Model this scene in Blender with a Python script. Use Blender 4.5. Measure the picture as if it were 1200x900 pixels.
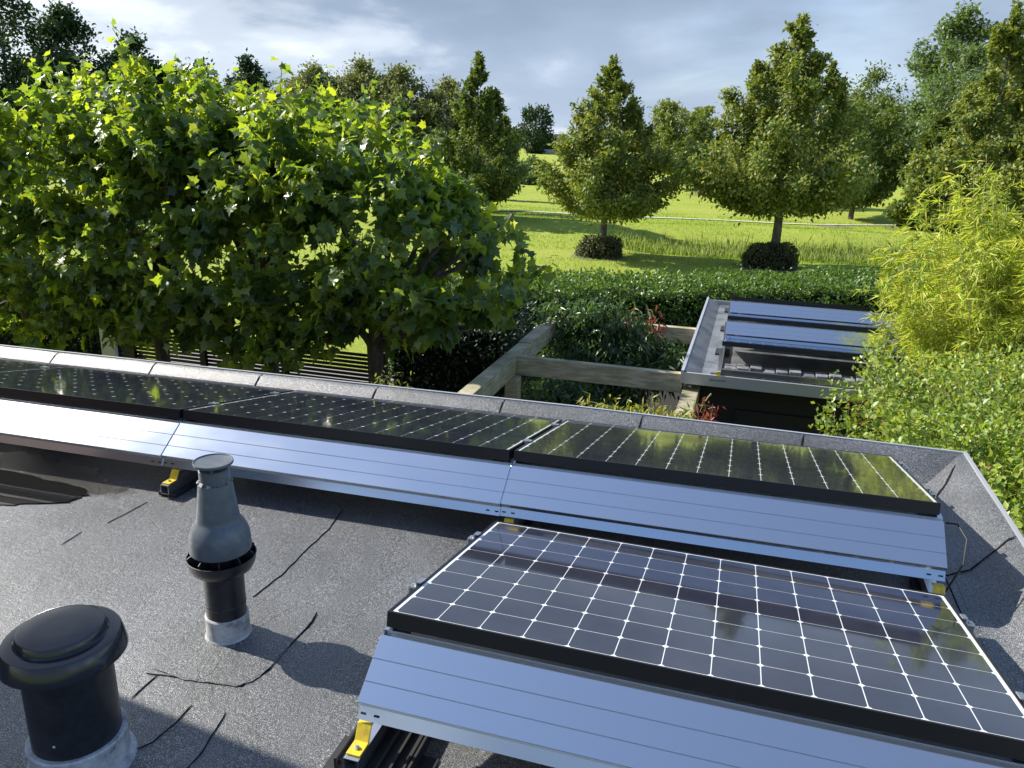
import bpy, bmesh, math, random
import numpy as np
from mathutils import Vector, Matrix, noise
R = math.radians
scene = bpy.context.scene
for o in list(bpy.data.objects): bpy.data.objects.remove(o)
col = scene.collection

# ------------------------------------------------------------------ camera
F_PX, YAW, PITCH, ROLL = 930.65, -.2848, .3030, .0285
cam_d = bpy.data.cameras.new('camera'); cam = bpy.data.objects.new('camera', cam_d); col.objects.link(cam)
fw = Vector((math.sin(YAW)*math.cos(PITCH), math.cos(YAW)*math.cos(PITCH), -math.sin(PITCH)))
rt = Vector((math.cos(YAW), -math.sin(YAW), 0)); up = rt.cross(fw)
r2 = rt*math.cos(ROLL) + up*math.sin(ROLL); u2 = -rt*math.sin(ROLL) + up*math.cos(ROLL)
cam.matrix_world = Matrix(((r2.x, u2.x, -fw.x, .8651), (r2.y, u2.y, -fw.y, -1.8246), (r2.z, u2.z, -fw.z, 1.3227), (0, 0, 0, 1)))
cam_d.sensor_width = 36; cam_d.lens = F_PX/1200*36; cam_d.clip_start = .02; cam_d.clip_end = 6000
scene.camera = cam

# ------------------------------------------------------------------ light
SUN_EL = R(36); SX, SY = -.992, .125
W = bpy.data.worlds.new('World'); scene.world = W; W.use_nodes = True
nt = W.node_tree; nt.nodes.clear(); N = nt.nodes.new; L = nt.links.new
out = N('ShaderNodeOutputWorld'); bg = N('ShaderNodeBackground'); L(bg.outputs[0], out.inputs[0])
sky = N('ShaderNodeTexSky'); sky.sky_type = 'NISHITA'; sky.sun_disc = False
sky.sun_elevation = SUN_EL; sky.sun_rotation = math.atan2(SX, SY); sky.air_density = 1.0; sky.dust_density = .6; sky.ozone_density = 2.0
tc = N('ShaderNodeTexCoord')
def math_n(nt, op, a, b=None, clamp=False):
    n = nt.nodes.new('ShaderNodeMath'); n.operation = op; n.use_clamp = clamp
    for i, v in enumerate((a, b)):
        if v is None: continue
        if isinstance(v, (int, float)): n.inputs[i].default_value = v
        else: nt.links.new(v, n.inputs[i])
    return n.outputs[0]
sep = N('ShaderNodeSeparateXYZ'); L(tc.outputs['Generated'], sep.inputs[0])
# clouds are laid out on a flat deck overhead: direction / height
zc = math_n(nt, 'MAXIMUM', sep.outputs[2], 0.0); zc = math_n(nt, 'ADD', zc, .30)
cx_ = math_n(nt, 'DIVIDE', sep.outputs[0], zc); cy_ = math_n(nt, 'DIVIDE', sep.outputs[1], zc)
cmb = N('ShaderNodeCombineXYZ'); L(cx_, cmb.inputs[0]); L(cy_, cmb.inputs[1])
def wnoise(scale, detail, rough, off):
    m = N('ShaderNodeMapping'); m.inputs['Location'].default_value = off; L(cmb.outputs[0], m.inputs[0])
    n = N('ShaderNodeTexNoise'); n.inputs['Scale'].default_value = scale; n.inputs['Detail'].default_value = detail
    n.inputs['Roughness'].default_value = rough; n.inputs['Distortion'].default_value = .25; L(m.outputs[0], n.inputs['Vector']); return n.outputs[0]
def ramp(nt, fac, stops, mode='LINEAR'):
    r = nt.nodes.new('ShaderNodeValToRGB'); r.color_ramp.interpolation = mode
    e = r.color_ramp.elements
    while len(e) < len(stops): e.new(.5)
    for k, (p, c) in enumerate(stops): e[k].position = p; e[k].color = (*c, 1) if len(c) == 3 else c
    nt.links.new(fac, r.inputs[0]); return r.outputs[0]
n1 = wnoise(.8, 7, .5, (3.1, 1.7, 0)); n2 = wnoise(1.5, 7, .5, (7.3, 2.2, 4)); n3 = wnoise(3.6, 8, .6, (1.3, 5.2, 9))
side = math_n(nt, 'MULTIPLY', sep.outputs[0], -1.0)
# cloud deck covers the low and middle sky, thins out to blue overhead
el = sep.outputs[2]
cv = math_n(nt, 'ADD', math_n(nt, 'MULTIPLY', n1, .9), math_n(nt, 'MULTIPLY', side, .22))
cv = math_n(nt, 'SUBTRACT', cv, math_n(nt, 'MULTIPLY', el, .62))
cover = ramp(nt, cv, [(.02, (0, 0, 0)), (.30, (.96, .96, .96))], 'EASE')
bsrc = math_n(nt, 'ADD', math_n(nt, 'MULTIPLY', side, .95), math_n(nt, 'MULTIPLY', math_n(nt, 'SUBTRACT', n2, .19), 1.5))
bsrc = math_n(nt, 'ADD', bsrc, math_n(nt, 'MULTIPLY', n3, .45))
bright = ramp(nt, math_n(nt, 'MULTIPLY', bsrc, .5), [(.49, (0, 0, 0)), (.60, (.40,)*3), (.74, (1, 1, 1))], 'EASE')
greyc = ramp(nt, n2, [(.36, (1.75, 2.25, 3.2)), (.5, (2.5, 3.15, 4.3)), (.66, (4.6, 5.4, 6.6))])
low = ramp(nt, el, [(.0, (1, 1, 1)), (.22, (0, 0, 0))])
lowm = nt.nodes.new('ShaderNodeMixRGB'); L(math_n(nt, 'MULTIPLY', low, .75), lowm.inputs[0]); L(greyc, lowm.inputs[1]); lowm.inputs[2].default_value = (4.0, 5.0, 6.5, 1)
mixb = N('ShaderNodeMixRGB'); L(math_n(nt, 'MULTIPLY', bright, ramp(nt, el, [(.32, (1, 1, 1)), (.58, (.12,)*3)])), mixb.inputs[0]); L(lowm.outputs[0], mixb.inputs[1]); mixb.inputs[2].default_value = (8.2, 8.7, 9.3, 1)
skm = N('ShaderNodeMixRGB'); skm.blend_type = 'MULTIPLY'; skm.inputs[0].default_value = 1; L(sky.outputs[0], skm.inputs[1]); skm.inputs[2].default_value = (1.85, 1.85, 1.95, 1)
mx = N('ShaderNodeMixRGB'); L(cover, mx.inputs[0]); L(skm.outputs[0], mx.inputs[1]); L(mixb.outputs[0], mx.inputs[2])
L(mx.outputs[0], bg.inputs[0]); bg.inputs[1].default_value = .072
sd = bpy.data.lights.new('sun', 'SUN'); sd.energy = 4.9; sd.angle = R(.55); sd.color = (1, .95, .86)
sun = bpy.data.objects.new('sun', sd); col.objects.link(sun)
sv = Vector((SX*math.cos(SUN_EL), SY*math.cos(SUN_EL), math.sin(SUN_EL))).normalized()
sun.rotation_euler = sv.to_track_quat('Z', 'Y').to_euler()
scene.view_settings.view_transform = 'Standard'; scene.view_settings.look = 'None'
scene.view_settings.gamma = 1; scene.view_settings.exposure = .88; scene.view_settings.use_curve_mapping = False

# ------------------------------------------------------------------ materials
def mat(name, color=(.5, .5, .5), rough=.5, metal=0, spec=.5, coat=0):
    m = bpy.data.materials.new(name); m.use_nodes = True
    b = m.node_tree.nodes['Principled BSDF']
    b.inputs['Base Color'].default_value = (*color, 1); b.inputs['Roughness'].default_value = rough
    b.inputs['Metallic'].default_value = metal; b.inputs['Specular IOR Level'].default_value = spec; b.inputs['Coat Weight'].default_value = coat
    return m, m.node_tree, b
def tex(t, kind, scale, detail=4, rough=.55, coord='Object', mscale=(1, 1, 1), dist=0):
    tc = t.nodes.new('ShaderNodeTexCoord'); mp = t.nodes.new('ShaderNodeMapping'); mp.inputs['Scale'].default_value = mscale
    t.links.new(tc.outputs[coord], mp.inputs[0])
    n = t.nodes.new('ShaderNodeTex'+kind); n.inputs['Scale'].default_value = scale
    if kind == 'Noise':
        n.inputs['Detail'].default_value = detail; n.inputs['Roughness'].default_value = rough; n.inputs['Distortion'].default_value = dist
    t.links.new(mp.outputs[0], n.inputs['Vector']); return n
def bump(t, b, h, strength, dist=.002, prev=None):
    n = t.nodes.new('ShaderNodeBump'); n.inputs['Strength'].default_value = strength; n.inputs['Distance'].default_value = dist
    t.links.new(h, n.inputs['Height'])
    if prev is not None: t.links.new(prev, n.inputs['Normal'])
    t.links.new(n.outputs[0], b.inputs['Normal']); return n.outputs[0]
def mixc(t, fac, a, b, mode='MIX'):
    n = t.nodes.new('ShaderNodeMixRGB'); n.blend_type = mode
    for i, v in enumerate((fac, a, b)):
        if hasattr(v, 'is_output'): t.links.new(v, n.inputs[i])
        elif i == 0: n.inputs[0].default_value = v
        else: n.inputs[i].default_value = (*v, 1)
    return n.outputs[0]

def felt(name, grain=330):
    m, t, b = mat(name, (.1, .1, .1), .5)
    g = tex(t, 'Noise', grain, 2, .6); v = tex(t, 'Voronoi', grain*1.15); g2 = tex(t, 'Noise', 60, 4, .7); big = tex(t, 'Noise', 1.6, 6, .6); mid = tex(t, 'Noise', 9, 5, .65)
    gr = ramp(t, g.outputs[0], [(.36, (.022, .023, .025)), (.49, (.076, .079, .083)), (.58, (.178, .182, .187)), (.66, (.54, .55, .56))])
    c = mixc(t, .55, gr, mixc(t, 1.0, gr, ramp(t, g2.outputs[0], [(.3, (.45,)*3), (.7, (1.5,)*3)]), 'MULTIPLY'))
    c = mixc(t, ramp(t, big.outputs[0], [(.38, (0, 0, 0)), (.60, (.8,)*3)]), c, mixc(t, 1.0, c, (.60, .60, .57), 'MULTIPLY'))
    moss = ramp(t, mid.outputs[0], [(.69, (0, 0, 0)), (.77, (.30,)*3)])
    c = mixc(t, moss, c, (.22, .23, .06))
    # damp patch that has spread round the puddle near the left
    tc_ = t.nodes.new('ShaderNodeTexCoord'); mp_ = t.nodes.new('ShaderNodeMapping'); mp_.inputs['Location'].default_value = (2.85, -1.0, .37); mp_.inputs['Scale'].default_value = (1, 1, 1)
    t.links.new(tc_.outputs['Object'], mp_.inputs[0]); ms_ = t.nodes.new('ShaderNodeVectorMath'); ms_.operation = 'MULTIPLY'; ms_.inputs[1].default_value = (.75, 2.9, 0); t.links.new(mp_.outputs[0], ms_.inputs[0])
    ln_ = t.nodes.new('ShaderNodeVectorMath'); ln_.operation = 'LENGTH'; t.links.new(ms_.outputs[0], ln_.inputs[0])
    dn_ = math_n(t, 'ADD', ln_.outputs['Value'], math_n(t, 'MULTIPLY', tex(t, 'Noise', 5, 5, .6).outputs[0], .55))
    damp = ramp(t, dn_, [(.92, (1, 1, 1)), (1.22, (0, 0, 0))])
    c = mixc(t, damp, c, mixc(t, 1.0, c, (.36, .33, .28), 'MULTIPLY')); t.links.new(c, b.inputs['Base Color'])
    p = bump(t, b, mid.outputs[0], .3, .01); p = bump(t, b, g2.outputs[0], .5, .004, p); bump(t, b, g.outputs[0], .55, .003, p)
    t.links.new(mixc(t, damp, ramp(t, g.outputs[0], [(.4, (.50,)*3), (.62, (.28,)*3)]), (.22, .22, .22)), b.inputs['Roughness']); b.inputs['Specular IOR Level'].default_value = .75
    return m
M = {}
M['felt'] = felt('roof_felt_mineral')
M['felt_wet'], t, b = mat('damp_felt', (.028, .026, .022), .25); g = tex(t, 'Noise', 400, 2); bump(t, b, g.outputs[0], .25, .0015)
t.links.new(ramp(t, tex(t, 'Noise', 5).outputs[0], [(.4, (.12,)*3), (.6, (.5,)*3)]), b.inputs['Roughness'])
M['puddle'], t, b = mat('rain_water_film', (.012, .012, .011), .02, spec=.9)
bump(t, b, tex(t, 'Noise', 6, 2).outputs[0], .03, .002)
M['seam'], _, _ = mat('bitumen_seam', (.010, .010, .011), .85, spec=.2)
M['felt_shed'], t, b = mat('smooth_shed_felt', (.12, .125, .135), .28)
n = tex(t, 'Noise', 3.5, 6, .65); t.links.new(ramp(t, n.outputs[0], [(.35, (.07, .075, .08)), (.6, (.19, .195, .205)), (.75, (.08, .075, .05))]), b.inputs['Base Color'])
bump(t, b, tex(t, 'Noise', 300, 2).outputs[0], .2, .001)
def metal_sheet(name, base=(.60, .64, .68), rough=.14):
    m, t, b = mat(name, base, rough, metal=.92)
    sp = tex(t, 'Noise', 42, 3, .7); sm = tex(t, 'Noise', 2.2, 4, .6, mscale=(.5, 1, 1)); sp2 = tex(t, 'Noise', 300, 2, .6)
    c = mixc(t, ramp(t, sp.outputs[0], [(.70, (0, 0, 0)), (.78, (.45,)*3)]), base, (.74, .74, .72))
    c = mixc(t, ramp(t, sm.outputs[0], [(.4, (0, 0, 0)), (.7, (.35,)*3)]), c, tuple(x*.88 for x in base)); t.links.new(c, b.inputs['Base Color'])
    t.links.new(ramp(t, sm.outputs[0], [(.3, (rough-.04,)*3), (.7, (rough+.05,)*3)]), b.inputs['Roughness'])
    bump(t, b, sm.outputs[0], .05, .004); return m
M['alu'] = metal_sheet('galvanised_sheet')
M['alu_raw'], _, _ = mat('mill_aluminium', (.66, .67, .69), .35, metal=1)
M['alu_trim'], _, _ = mat('roof_edge_trim', (.55, .56, .57), .45, metal=.6)
M['black_frame'], _, _ = mat('anodised_black_frame', (.008, .008, .010), .35, spec=.4)
M['white_sheet'], t, b = mat('white_backsheet', (.72, .74, .74), .12, coat=.4)
M['cell'], t, b = mat('solar_cell', (.010, .012, .026), .07, spec=.55)
b.inputs['Coat Weight'].default_value = .5; b.inputs['Coat Roughness'].default_value = .03
d = tex(t, 'Noise', 170, 3, .7); d2 = tex(t, 'Noise', 4, 5, .7, dist=.6)
dust = mixc(t, 1.0, ramp(t, d.outputs[0], [(.68, (0, 0, 0)), (.78, (1, 1, 1))]), ramp(t, d2.outputs[0], [(.5, (0, 0, 0)), (.75, (.6,)*3)]), 'MULTIPLY')
dd = mixc(t, 1.0, dust, ramp(t, tex(t, 'Noise', 1.7, 5, .7).outputs[0], [(.35, (.012,)*3), (.75, (.06,)*3)]), 'ADD')
spl = ramp(t, tex(t, 'Noise', 26, 3, .6).outputs[0], [(.745, (0, 0, 0)), (.77, (.8,)*3)]); dd = mixc(t, 1.0, dd, spl, 'ADD')
t.links.new(mixc(t, dd, (.010, .012, .026), (.55, .56, .55)), b.inputs['Base Color'])
M['yellow'], t, b = mat('yellow_bracket', (.78, .56, .03), .4)
t.links.new(ramp(t, tex(t, 'Noise', 60, 4).outputs[0], [(.35, (.80, .58, .03)), (.72, (.55, .38, .04))]), b.inputs['Base Color'])
M['rubber'], _, _ = mat('black_rubber', (.015, .015, .016), .7)
M['plastic_dark'], t, b = mat('black_flue_pipe', (.014, .015, .018), .33)
t.links.new(ramp(t, tex(t, 'Noise', 25, 5, .7).outputs[0], [(.4, (.012, .013, .016)), (.75, (.03, .03, .032))]), b.inputs['Base Color'])
M['plastic_grey'], t, b = mat('grey_flue_terminal', (.15, .17, .19), .38)
t.links.new(ramp(t, tex(t, 'Noise', 14, 6, .7).outputs[0], [(.35, (.075, .09, .105)), (.55, (.10, .117, .133)), (.72, (.145, .16, .17))]), b.inputs['Base Color'])
M['collar'], t, b = mat('pale_pipe_collar', (.5, .5, .5), .5)
t.links.new(ramp(t, tex(t, 'Noise', 18, 6, .75).outputs[0], [(.35, (.16, .16, .155)), (.5, (.42, .42, .42)), (.72, (.60, .60, .58))]), b.inputs['Base Color'])
M['black_cap'], _, _ = mat('black_vent_cap', (.020, .022, .028), .16)
def wood(name, a, b_, c_, scale=3, rough=.75, grey=(.3, .3, .27)):
    m, t, b = mat(name, a, rough)
    n = tex(t, 'Noise', scale, 7, .65, mscale=(1, 1, 8), dist=.5); n2 = tex(t, 'Noise', 2.5, 5, .65)
    c = ramp(t, n.outputs[0], [(.3, a), (.48, b_), (.62, c_)])
    c = mixc(t, ramp(t, n2.outputs[0], [(.4, (0, 0, 0)), (.65, (.75,)*3)]), c, grey); t.links.new(c, b.inputs['Base Color'])
    bump(t, b, n.outputs[0], .5, .004); return m
M['beam'] = wood('weathered_timber', (.20, .17, .09), (.38, .33, .21), (.55, .48, .34), 5, grey=(.24, .23, .12))
M['boards'], t, b = mat('black_stained_boards', (.012, .013, .015), .6)
M['slat'], _, _ = mat('dark_slats', (.022, .02, .018), .6)
M['slat_bright'], _, _ = mat('pale_paving', (.26, .25, .22), .8)
M['white_paint'], _, _ = mat('white_paint', (.75, .76, .78), .5)
M['paver'], t, b = mat('ballast_paver', (.2, .2, .2), .8)
t.links.new(ramp(t, tex(t, 'Noise', 9, 4).outputs[0], [(.3, (.07, .075, .08)), (.7, (.24, .24, .25))]), b.inputs['Base Color'])
M['brick'], t, b = mat('brick', (.3, .14, .09), .85)
bt = t.nodes.new('ShaderNodeTexBrick'); tcx = t.nodes.new('ShaderNodeTexCoord'); mpx = t.nodes.new('ShaderNodeMapping'); mpx.inputs['Rotation'].default_value = (R(90), 0, 0)
t.links.new(tcx.outputs['Object'], mpx.inputs[0]); t.links.new(mpx.outputs[0], bt.inputs['Vector'])
bt.inputs['Color1'].default_value = (.26, .12, .08, 1); bt.inputs['Color2'].default_value = (.34, .17, .11, 1); bt.inputs['Mortar'].default_value = (.35, .33, .3, 1)
bt.inputs['Scale'].default_value = 4.5; bt.inputs['Mortar Size'].default_value = .012; t.links.new(bt.outputs[0], b.inputs['Base Color'])
M['wall_dark'], _, _ = mat('garage_cladding', (.03, .032, .035), .6)
M['glass_win'], _, _ = mat('window_glass', (.02, .025, .03), .05, spec=.8)
M['roof_tile'], _, _ = mat('dark_roof_tiles', (.05, .05, .06), .7)
M['bark'], t, b = mat('bark', (.10, .085, .065), .85); nb = tex(t, 'Noise', 9, 6, .7, mscale=(1, 1, .25))
t.links.new(ramp(t, nb.outputs[0], [(.35, (.05, .042, .032)), (.6, (.14, .12, .095)), (.75, (.22, .20, .16))]), b.inputs['Base Color']); bump(t, b, nb.outputs[0], .6, .01)
M['twig'], _, _ = mat('green_twigs', (.16, .15, .06), .7)
M['cane'], _, _ = mat('bamboo_cane', (.42, .36, .13), .5)
M['cable'], _, _ = mat('black_cable', (.01, .01, .01), .5)

def leafmat(name, cols, trans=.35, tcol=None, rough=.45, spec=.5):
    """cols: colour stops picked per leaf"""
    m = bpy.data.materials.new(name); m.use_nodes = True; t = m.node_tree
    b = t.nodes['Principled BSDF']; o = t.nodes['Material Output']
    geo = t.nodes.new('ShaderNodeNewGeometry')
    st = [(i/(len(cols)-1) if len(cols) > 1 else 0, c) for i, c in enumerate(cols)]
    c = ramp(t, geo.outputs['Random Per Island'], st)
    t.links.new(c, b.inputs['Base Color']); b.inputs['Roughness'].default_value = rough; b.inputs['Specular IOR Level'].default_value = spec
    tr = t.nodes.new('ShaderNodeBsdfTranslucent')
    k = tcol or (1.7, 2.0, .7)
    t.links.new(mixc(t, 1.0, c, k, 'MULTIPLY'), tr.inputs[0])
    mx = t.nodes.new('ShaderNodeMixShader'); mx.inputs[0].default_value = trans
    t.links.new(b.outputs[0], mx.inputs[1]); t.links.new(tr.outputs[0], mx.inputs[2]); t.links.new(mx.outputs[0], o.inputs[0])
    return m
M['plane_leaf'] = leafmat('plane_leaf', [(.04, .085, .028), (.07, .13, .034), (.115, .185, .04), (.18, .25, .045)], .46, (4.1, 3.3, .7), .36, .55)
M['horn_leaf'] = leafmat('hornbeam_leaf', [(.05, .095, .022), (.085, .135, .03), (.13, .175, .036), (.19, .20, .05)], .3, (1.8, 1.8, .7), .55, .35)
M['horn_leaf2'] = leafmat('hornbeam_leaf_olive', [(.07, .125, .03), (.13, .18, .04), (.21, .25, .055), (.31, .28, .08)], .3, (1.8, 1.8, .7), .55, .35)
M['dark_leaf'] = leafmat('dark_tree_leaf', [(.022, .045, .018), (.035, .065, .022), (.05, .08, .025)], .2, None, .6, .3)
M['poplar_leaf'] = leafmat('poplar_leaf', [(.085, .125, .05), (.12, .165, .065), (.17, .21, .09)], .3, None, .5, .4)
M['willow_leaf'] = leafmat('willow_leaf', [(.13, .16, .05), (.18, .2, .07), (.23, .24, .09)], .3, (1.5, 1.5, .8), .6, .3)
M['bush_leaf'] = leafmat('clipped_bush_leaf', [(.03, .055, .02), (.06, .075, .025), (.11, .085, .04)], .2, None, .55, .35)
M['hedge_leaf'] = leafmat('laurel_hedge_leaf', [(.05, .10, .018), (.09, .16, .024), (.15, .22, .035)], .28, (1.9, 2.0, .6), .38, .5)
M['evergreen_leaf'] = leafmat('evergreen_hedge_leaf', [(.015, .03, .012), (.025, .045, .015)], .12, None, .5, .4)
M['bamboo_leaf'] = leafmat('bamboo_leaf', [(.22, .33, .045), (.36, .46, .065), (.47, .52, .09), (.50, .49, .16)], .4, (1.6, 1.5, .6), .5, .4)
M['shrub_leaf'] = leafmat('shrub_leaf', [(.10, .17, .03), (.19, .28, .045), (.28, .36, .06), (.34, .36, .08)], .35, (1.7, 1.7, .6), .42, .5)
M['shrub_red'] = leafmat('young_red_leaf', [(.28, .07, .03), (.35, .2, .05)], .35, (1.5, 1.2, .7), .45, .4)
M['vine_leaf'] = leafmat('climber_leaf', [(.04, .08, .03), (.065, .115, .04), (.11, .16, .05)], .28, None, .35, .55)
M['vine_yellow'] = leafmat('yellowing_vine_leaf', [(.12, .2, .03), (.28, .33, .05), (.38, .32, .07)], .4, (1.5, 1.4, .6), .45, .4)
M['vine_red'] = leafmat('red_vine_leaf', [(.26, .035, .025), (.24, .10, .05), (.16, .07, .035)], .35, (1.5, .9, .7), .45, .4)
M['reed'] = leafmat('reed_blade', [(.18, .27, .05), (.25, .32, .09), (.32, .35, .15)], .35, (1.5, 1.5, .7), .6, .3)
M['grass_blade'] = leafmat('grass_blade', [(.15, .25, .03), (.2, .31, .04), (.27, .36, .06)], .4, (1.6, 1.7, .6), .6, .3)
M['core'], _, _ = mat('dark_plant_core', (.012, .016, .008), .95, spec=.1)  # near-black solid filling inside bushes and hedges

# grass
M['grass'], t, b = mat('meadow_grass', (.1, .2, .02), .9, spec=.1)
a1 = tex(t, 'Noise', .12, 6, .6); a2 = tex(t, 'Noise', 1.3, 6, .7); a3 = tex(t, 'Noise', 16, 5, .75); a4 = tex(t, 'Noise', .5, 5, .6, mscale=(1, 3.2, 1))
c = ramp(t, a3.outputs[0], [(.3, (.17, .21, .03)), (.5, (.29, .34, .05)), (.7, (.40, .43, .09))])
c = mixc(t, ramp(t, a2.outputs[0], [(.35, (0, 0, 0)), (.65, (.55,)*3)]), c, (.28, .37, .05))
c = mixc(t, ramp(t, a1.outputs[0], [(.42, (0, 0, 0)), (.62, (.5,)*3)]), c, (.36, .39, .08))
c = mixc(t, ramp(t, a4.outputs[0], [(.55, (0, 0, 0)), (.72, (.45,)*3)]), c, (.14, .22, .035))
t.links.new(c, b.inputs['Base Color']); p = bump(t, b, a2.outputs[0], .6, .15); bump(t, b, a3.outputs[0], .8, .06, p)
M['ground_shade'], _, _ = mat('dark_shade_ground', (.022, .018, .013), .95)  # near-black colour carries the shade on the ground under the pergola
M['path'], t, b = mat('shell_path', (.5, .47, .38), .9)
M['bare'], t, b = mat('bare_soil', (.14, .11, .08), .95)
t.links.new(ramp(t, tex(t, 'Noise', 8, 6, .7).outputs[0], [(.35, (.13, .15, .05)), (.6, (.2, .17, .12))]), b.inputs['Base Color'])

# ------------------------------------------------------------------ helpers
def tag(o, label=None, cat=None, group=None, kind=None):
    if label: o['label'] = label
    if cat: o['category'] = cat
    if group: o['group'] = group
    if kind: o['kind'] = kind
    return o
def empty(name, loc=(0, 0, 0), rot=(0, 0, 0)):
    o = bpy.data.objects.new(name, None); col.objects.link(o); o.location = loc; o.rotation_euler = rot; o.empty_display_size = .1; return o
def mesh_obj(name, verts, faces, mats, parent=None, midx=None, smooth=False):
    me = bpy.data.meshes.new(name); me.from_pydata([tuple(v) for v in verts], [], faces)
    if not isinstance(mats, (list, tuple)): mats = [mats]
    for m in mats: me.materials.append(m)
    if midx is not None: me.polygons.foreach_set('material_index', midx)
    if smooth: me.polygons.foreach_set('use_smooth', [True]*len(me.polygons))
    me.update(); o = bpy.data.objects.new(name, me); col.objects.link(o)
    if parent is not None: o.parent = parent
    return o
class MB:
    def __init__(s): s.v = []; s.f = []
    def add(s, v, f):
        n = len(s.v); s.v += [tuple(x) for x in v]; s.f += [tuple(i+n for i in q) for q in f]; return s
    def box(s, x0, x1, y0, y1, z0, z1):
        return s.add([(x0, y0, z0), (x1, y0, z0), (x1, y1, z0), (x0, y1, z0), (x0, y0, z1), (x1, y0, z1), (x1, y1, z1), (x0, y1, z1)],
                     [(0, 3, 2, 1), (4, 5, 6, 7), (0, 1, 5, 4), (1, 2, 6, 5), (2, 3, 7, 6), (3, 0, 4, 7)])
    def prism_x(s, prof, x0, x1, close=True):
        n = len(prof); v = [(x0, y, z) for y, z in prof]+[(x1, y, z) for y, z in prof]
        f = [(i, (i+1) % n, n+(i+1) % n, n+i) for i in range(n if close else n-1)]
        if close: f += [tuple(range(n))[::-1], tuple(range(n, 2*n))]
        return s.add(v, f)
    def tube(s, pts, rad, seg=8, cap=True):
        pts = [Vector(p) for p in pts]; rr = rad if isinstance(rad, (list, tuple)) else [rad]*len(pts); base = len(s.v)
        d0 = (pts[1]-pts[0]).normalized(); a = d0.orthogonal().normalized()
        for i, p in enumerate(pts):
            d = (pts[min(i+1, len(pts)-1)]-pts[max(i-1, 0)]).normalized()
            a = (a-d*a.dot(d)).normalized(); b = d.cross(a)
            for k in range(seg):
                t = 2*math.pi*k/seg; s.v.append(tuple(p+(a*math.cos(t)+b*math.sin(t))*rr[i]))
        for i in range(len(pts)-1):
            for k in range(seg):
                s.f.append((base+i*seg+k, base+i*seg+(k+1) % seg, base+(i+1)*seg+(k+1) % seg, base+(i+1)*seg+k))
        if cap: s.f.append(tuple(base+k for k in range(seg))[::-1]); s.f.append(tuple(base+(len(pts)-1)*seg+k for k in range(seg)))
        return s
    def lathe(s, prof, seg=48, c=(0, 0, 0), close=True):
        base = len(s.v)
        for r, z in prof:
            for k in range(seg):
                t = 2*math.pi*k/seg; s.v.append((c[0]+r*math.cos(t), c[1]+r*math.sin(t), c[2]+z))
        for i in range(len(prof)-1):
            for k in range(seg): s.f.append((base+i*seg+k, base+i*seg+(k+1) % seg, base+(i+1)*seg+(k+1) % seg, base+(i+1)*seg+k))
        if close: s.f.append(tuple(base+(len(prof)-1)*seg+k for k in range(seg))); s.f.append(tuple(base+k for k in range(seg))[::-1])
        return s
    def build(s, name, m, parent=None, smooth=False, bevel=0):
        o = mesh_obj(name, s.v, s.f, m, parent, smooth=smooth)
        if smooth:
            bm = bmesh.new(); bm.from_mesh(o.data)
            for e in bm.edges:
                if len(e.link_faces) == 2 and e.calc_face_angle(0) > R(32): e.smooth = False
            bm.to_mesh(o.data); bm.free()
        if bevel:
            md = o.modifiers.new('bevel', 'BEVEL'); md.width = bevel; md.segments = 2; md.limit_method = 'ANGLE'
        return o
def copy_tree(o, parent=None):
    c = o.copy(); col.objects.link(c); c.parent = parent
    for ch in [x for x in bpy.data.objects if x.parent == o and x is not c]: copy_tree(ch, c)
    return c

# leaf templates: (verts, tris); local x = across, y = stem->tip, z = normal, unit length ~1
def tpl_oval():
    return np.array([(0, 0, 0), (.28, .45, .06), (0, 1, -.05), (-.28, .45, .06)]), [(0, 1, 2), (0, 2, 3)]
def tpl_lance(w=.09):
    return np.array([(0, 0, 0), (w, .35, .02), (0, 1, -.14), (-w, .35, .02)]), [(0, 1, 2), (0, 2, 3)]
def tpl_plane():
    # five pointed lobes like a plane leaf
    pts = [(0, 0), (.18, -.07), (.44, .02), (.36, .18), (.60, .42), (.34, .44), (.30, .58), (.14, .66), (0, 1.0), (-.14, .66), (-.30, .58), (-.34, .44), (-.60, .42), (-.36, .18), (-.44, .02), (-.18, -.07)]
    v = [(0, .36, 0)]+[(x, y, .20*abs(x)+(-.22*y*y)+.05*math.sin(7*x+3*y)) for x, y in pts]
    n = len(pts); return np.array(v), [(0, i+1, (i+1) % n+1) for i in range(n)]
def leaves(name, P, T, Nn, S, tpl, material, parent=None, mats=None, midx_leaf=None):
    """P positions, T tip directions, Nn normals, S sizes"""
    V, Fc = tpl; n = len(P); K = len(V)
    T = T/np.linalg.norm(T, axis=1, keepdims=True); X = np.cross(T, Nn); X /= (np.linalg.norm(X, axis=1, keepdims=True)+1e-9); Z = np.cross(X, T)
    A = P[:, None, :]+S[:, None, None]*(V[None, :, 0:1]*X[:, None, :]+V[None, :, 1:2]*T[:, None, :]+V[None, :, 2:3]*Z[:, None, :])
    F_ = (np.array(Fc)[None, :, :]+(np.arange(n)*K)[:, None, None]).reshape(-1, 3)
    me = bpy.data.meshes.new(name); me.vertices.add(n*K); me.vertices.foreach_set('co', A.reshape(-1).astype(np.float32))
    nf = len(F_); me.loops.add(nf*3); me.loops.foreach_set('vertex_index', F_.reshape(-1).astype(np.int32))
    me.polygons.add(nf); me.polygons.foreach_set('loop_start', np.arange(nf, dtype=np.int32)*3); me.polygons.foreach_set('loop_total', np.full(nf, 3, dtype=np.int32))
    for m in (mats or [material]): me.materials.append(m)
    if midx_leaf is not None: me.polygons.foreach_set('material_index', np.repeat(midx_leaf, len(Fc)).astype(np.int32))
    me.update(calc_edges=True); o = bpy.data.objects.new(name, me); col.objects.link(o)
    if parent is not None: o.parent = parent
    return o
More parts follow.
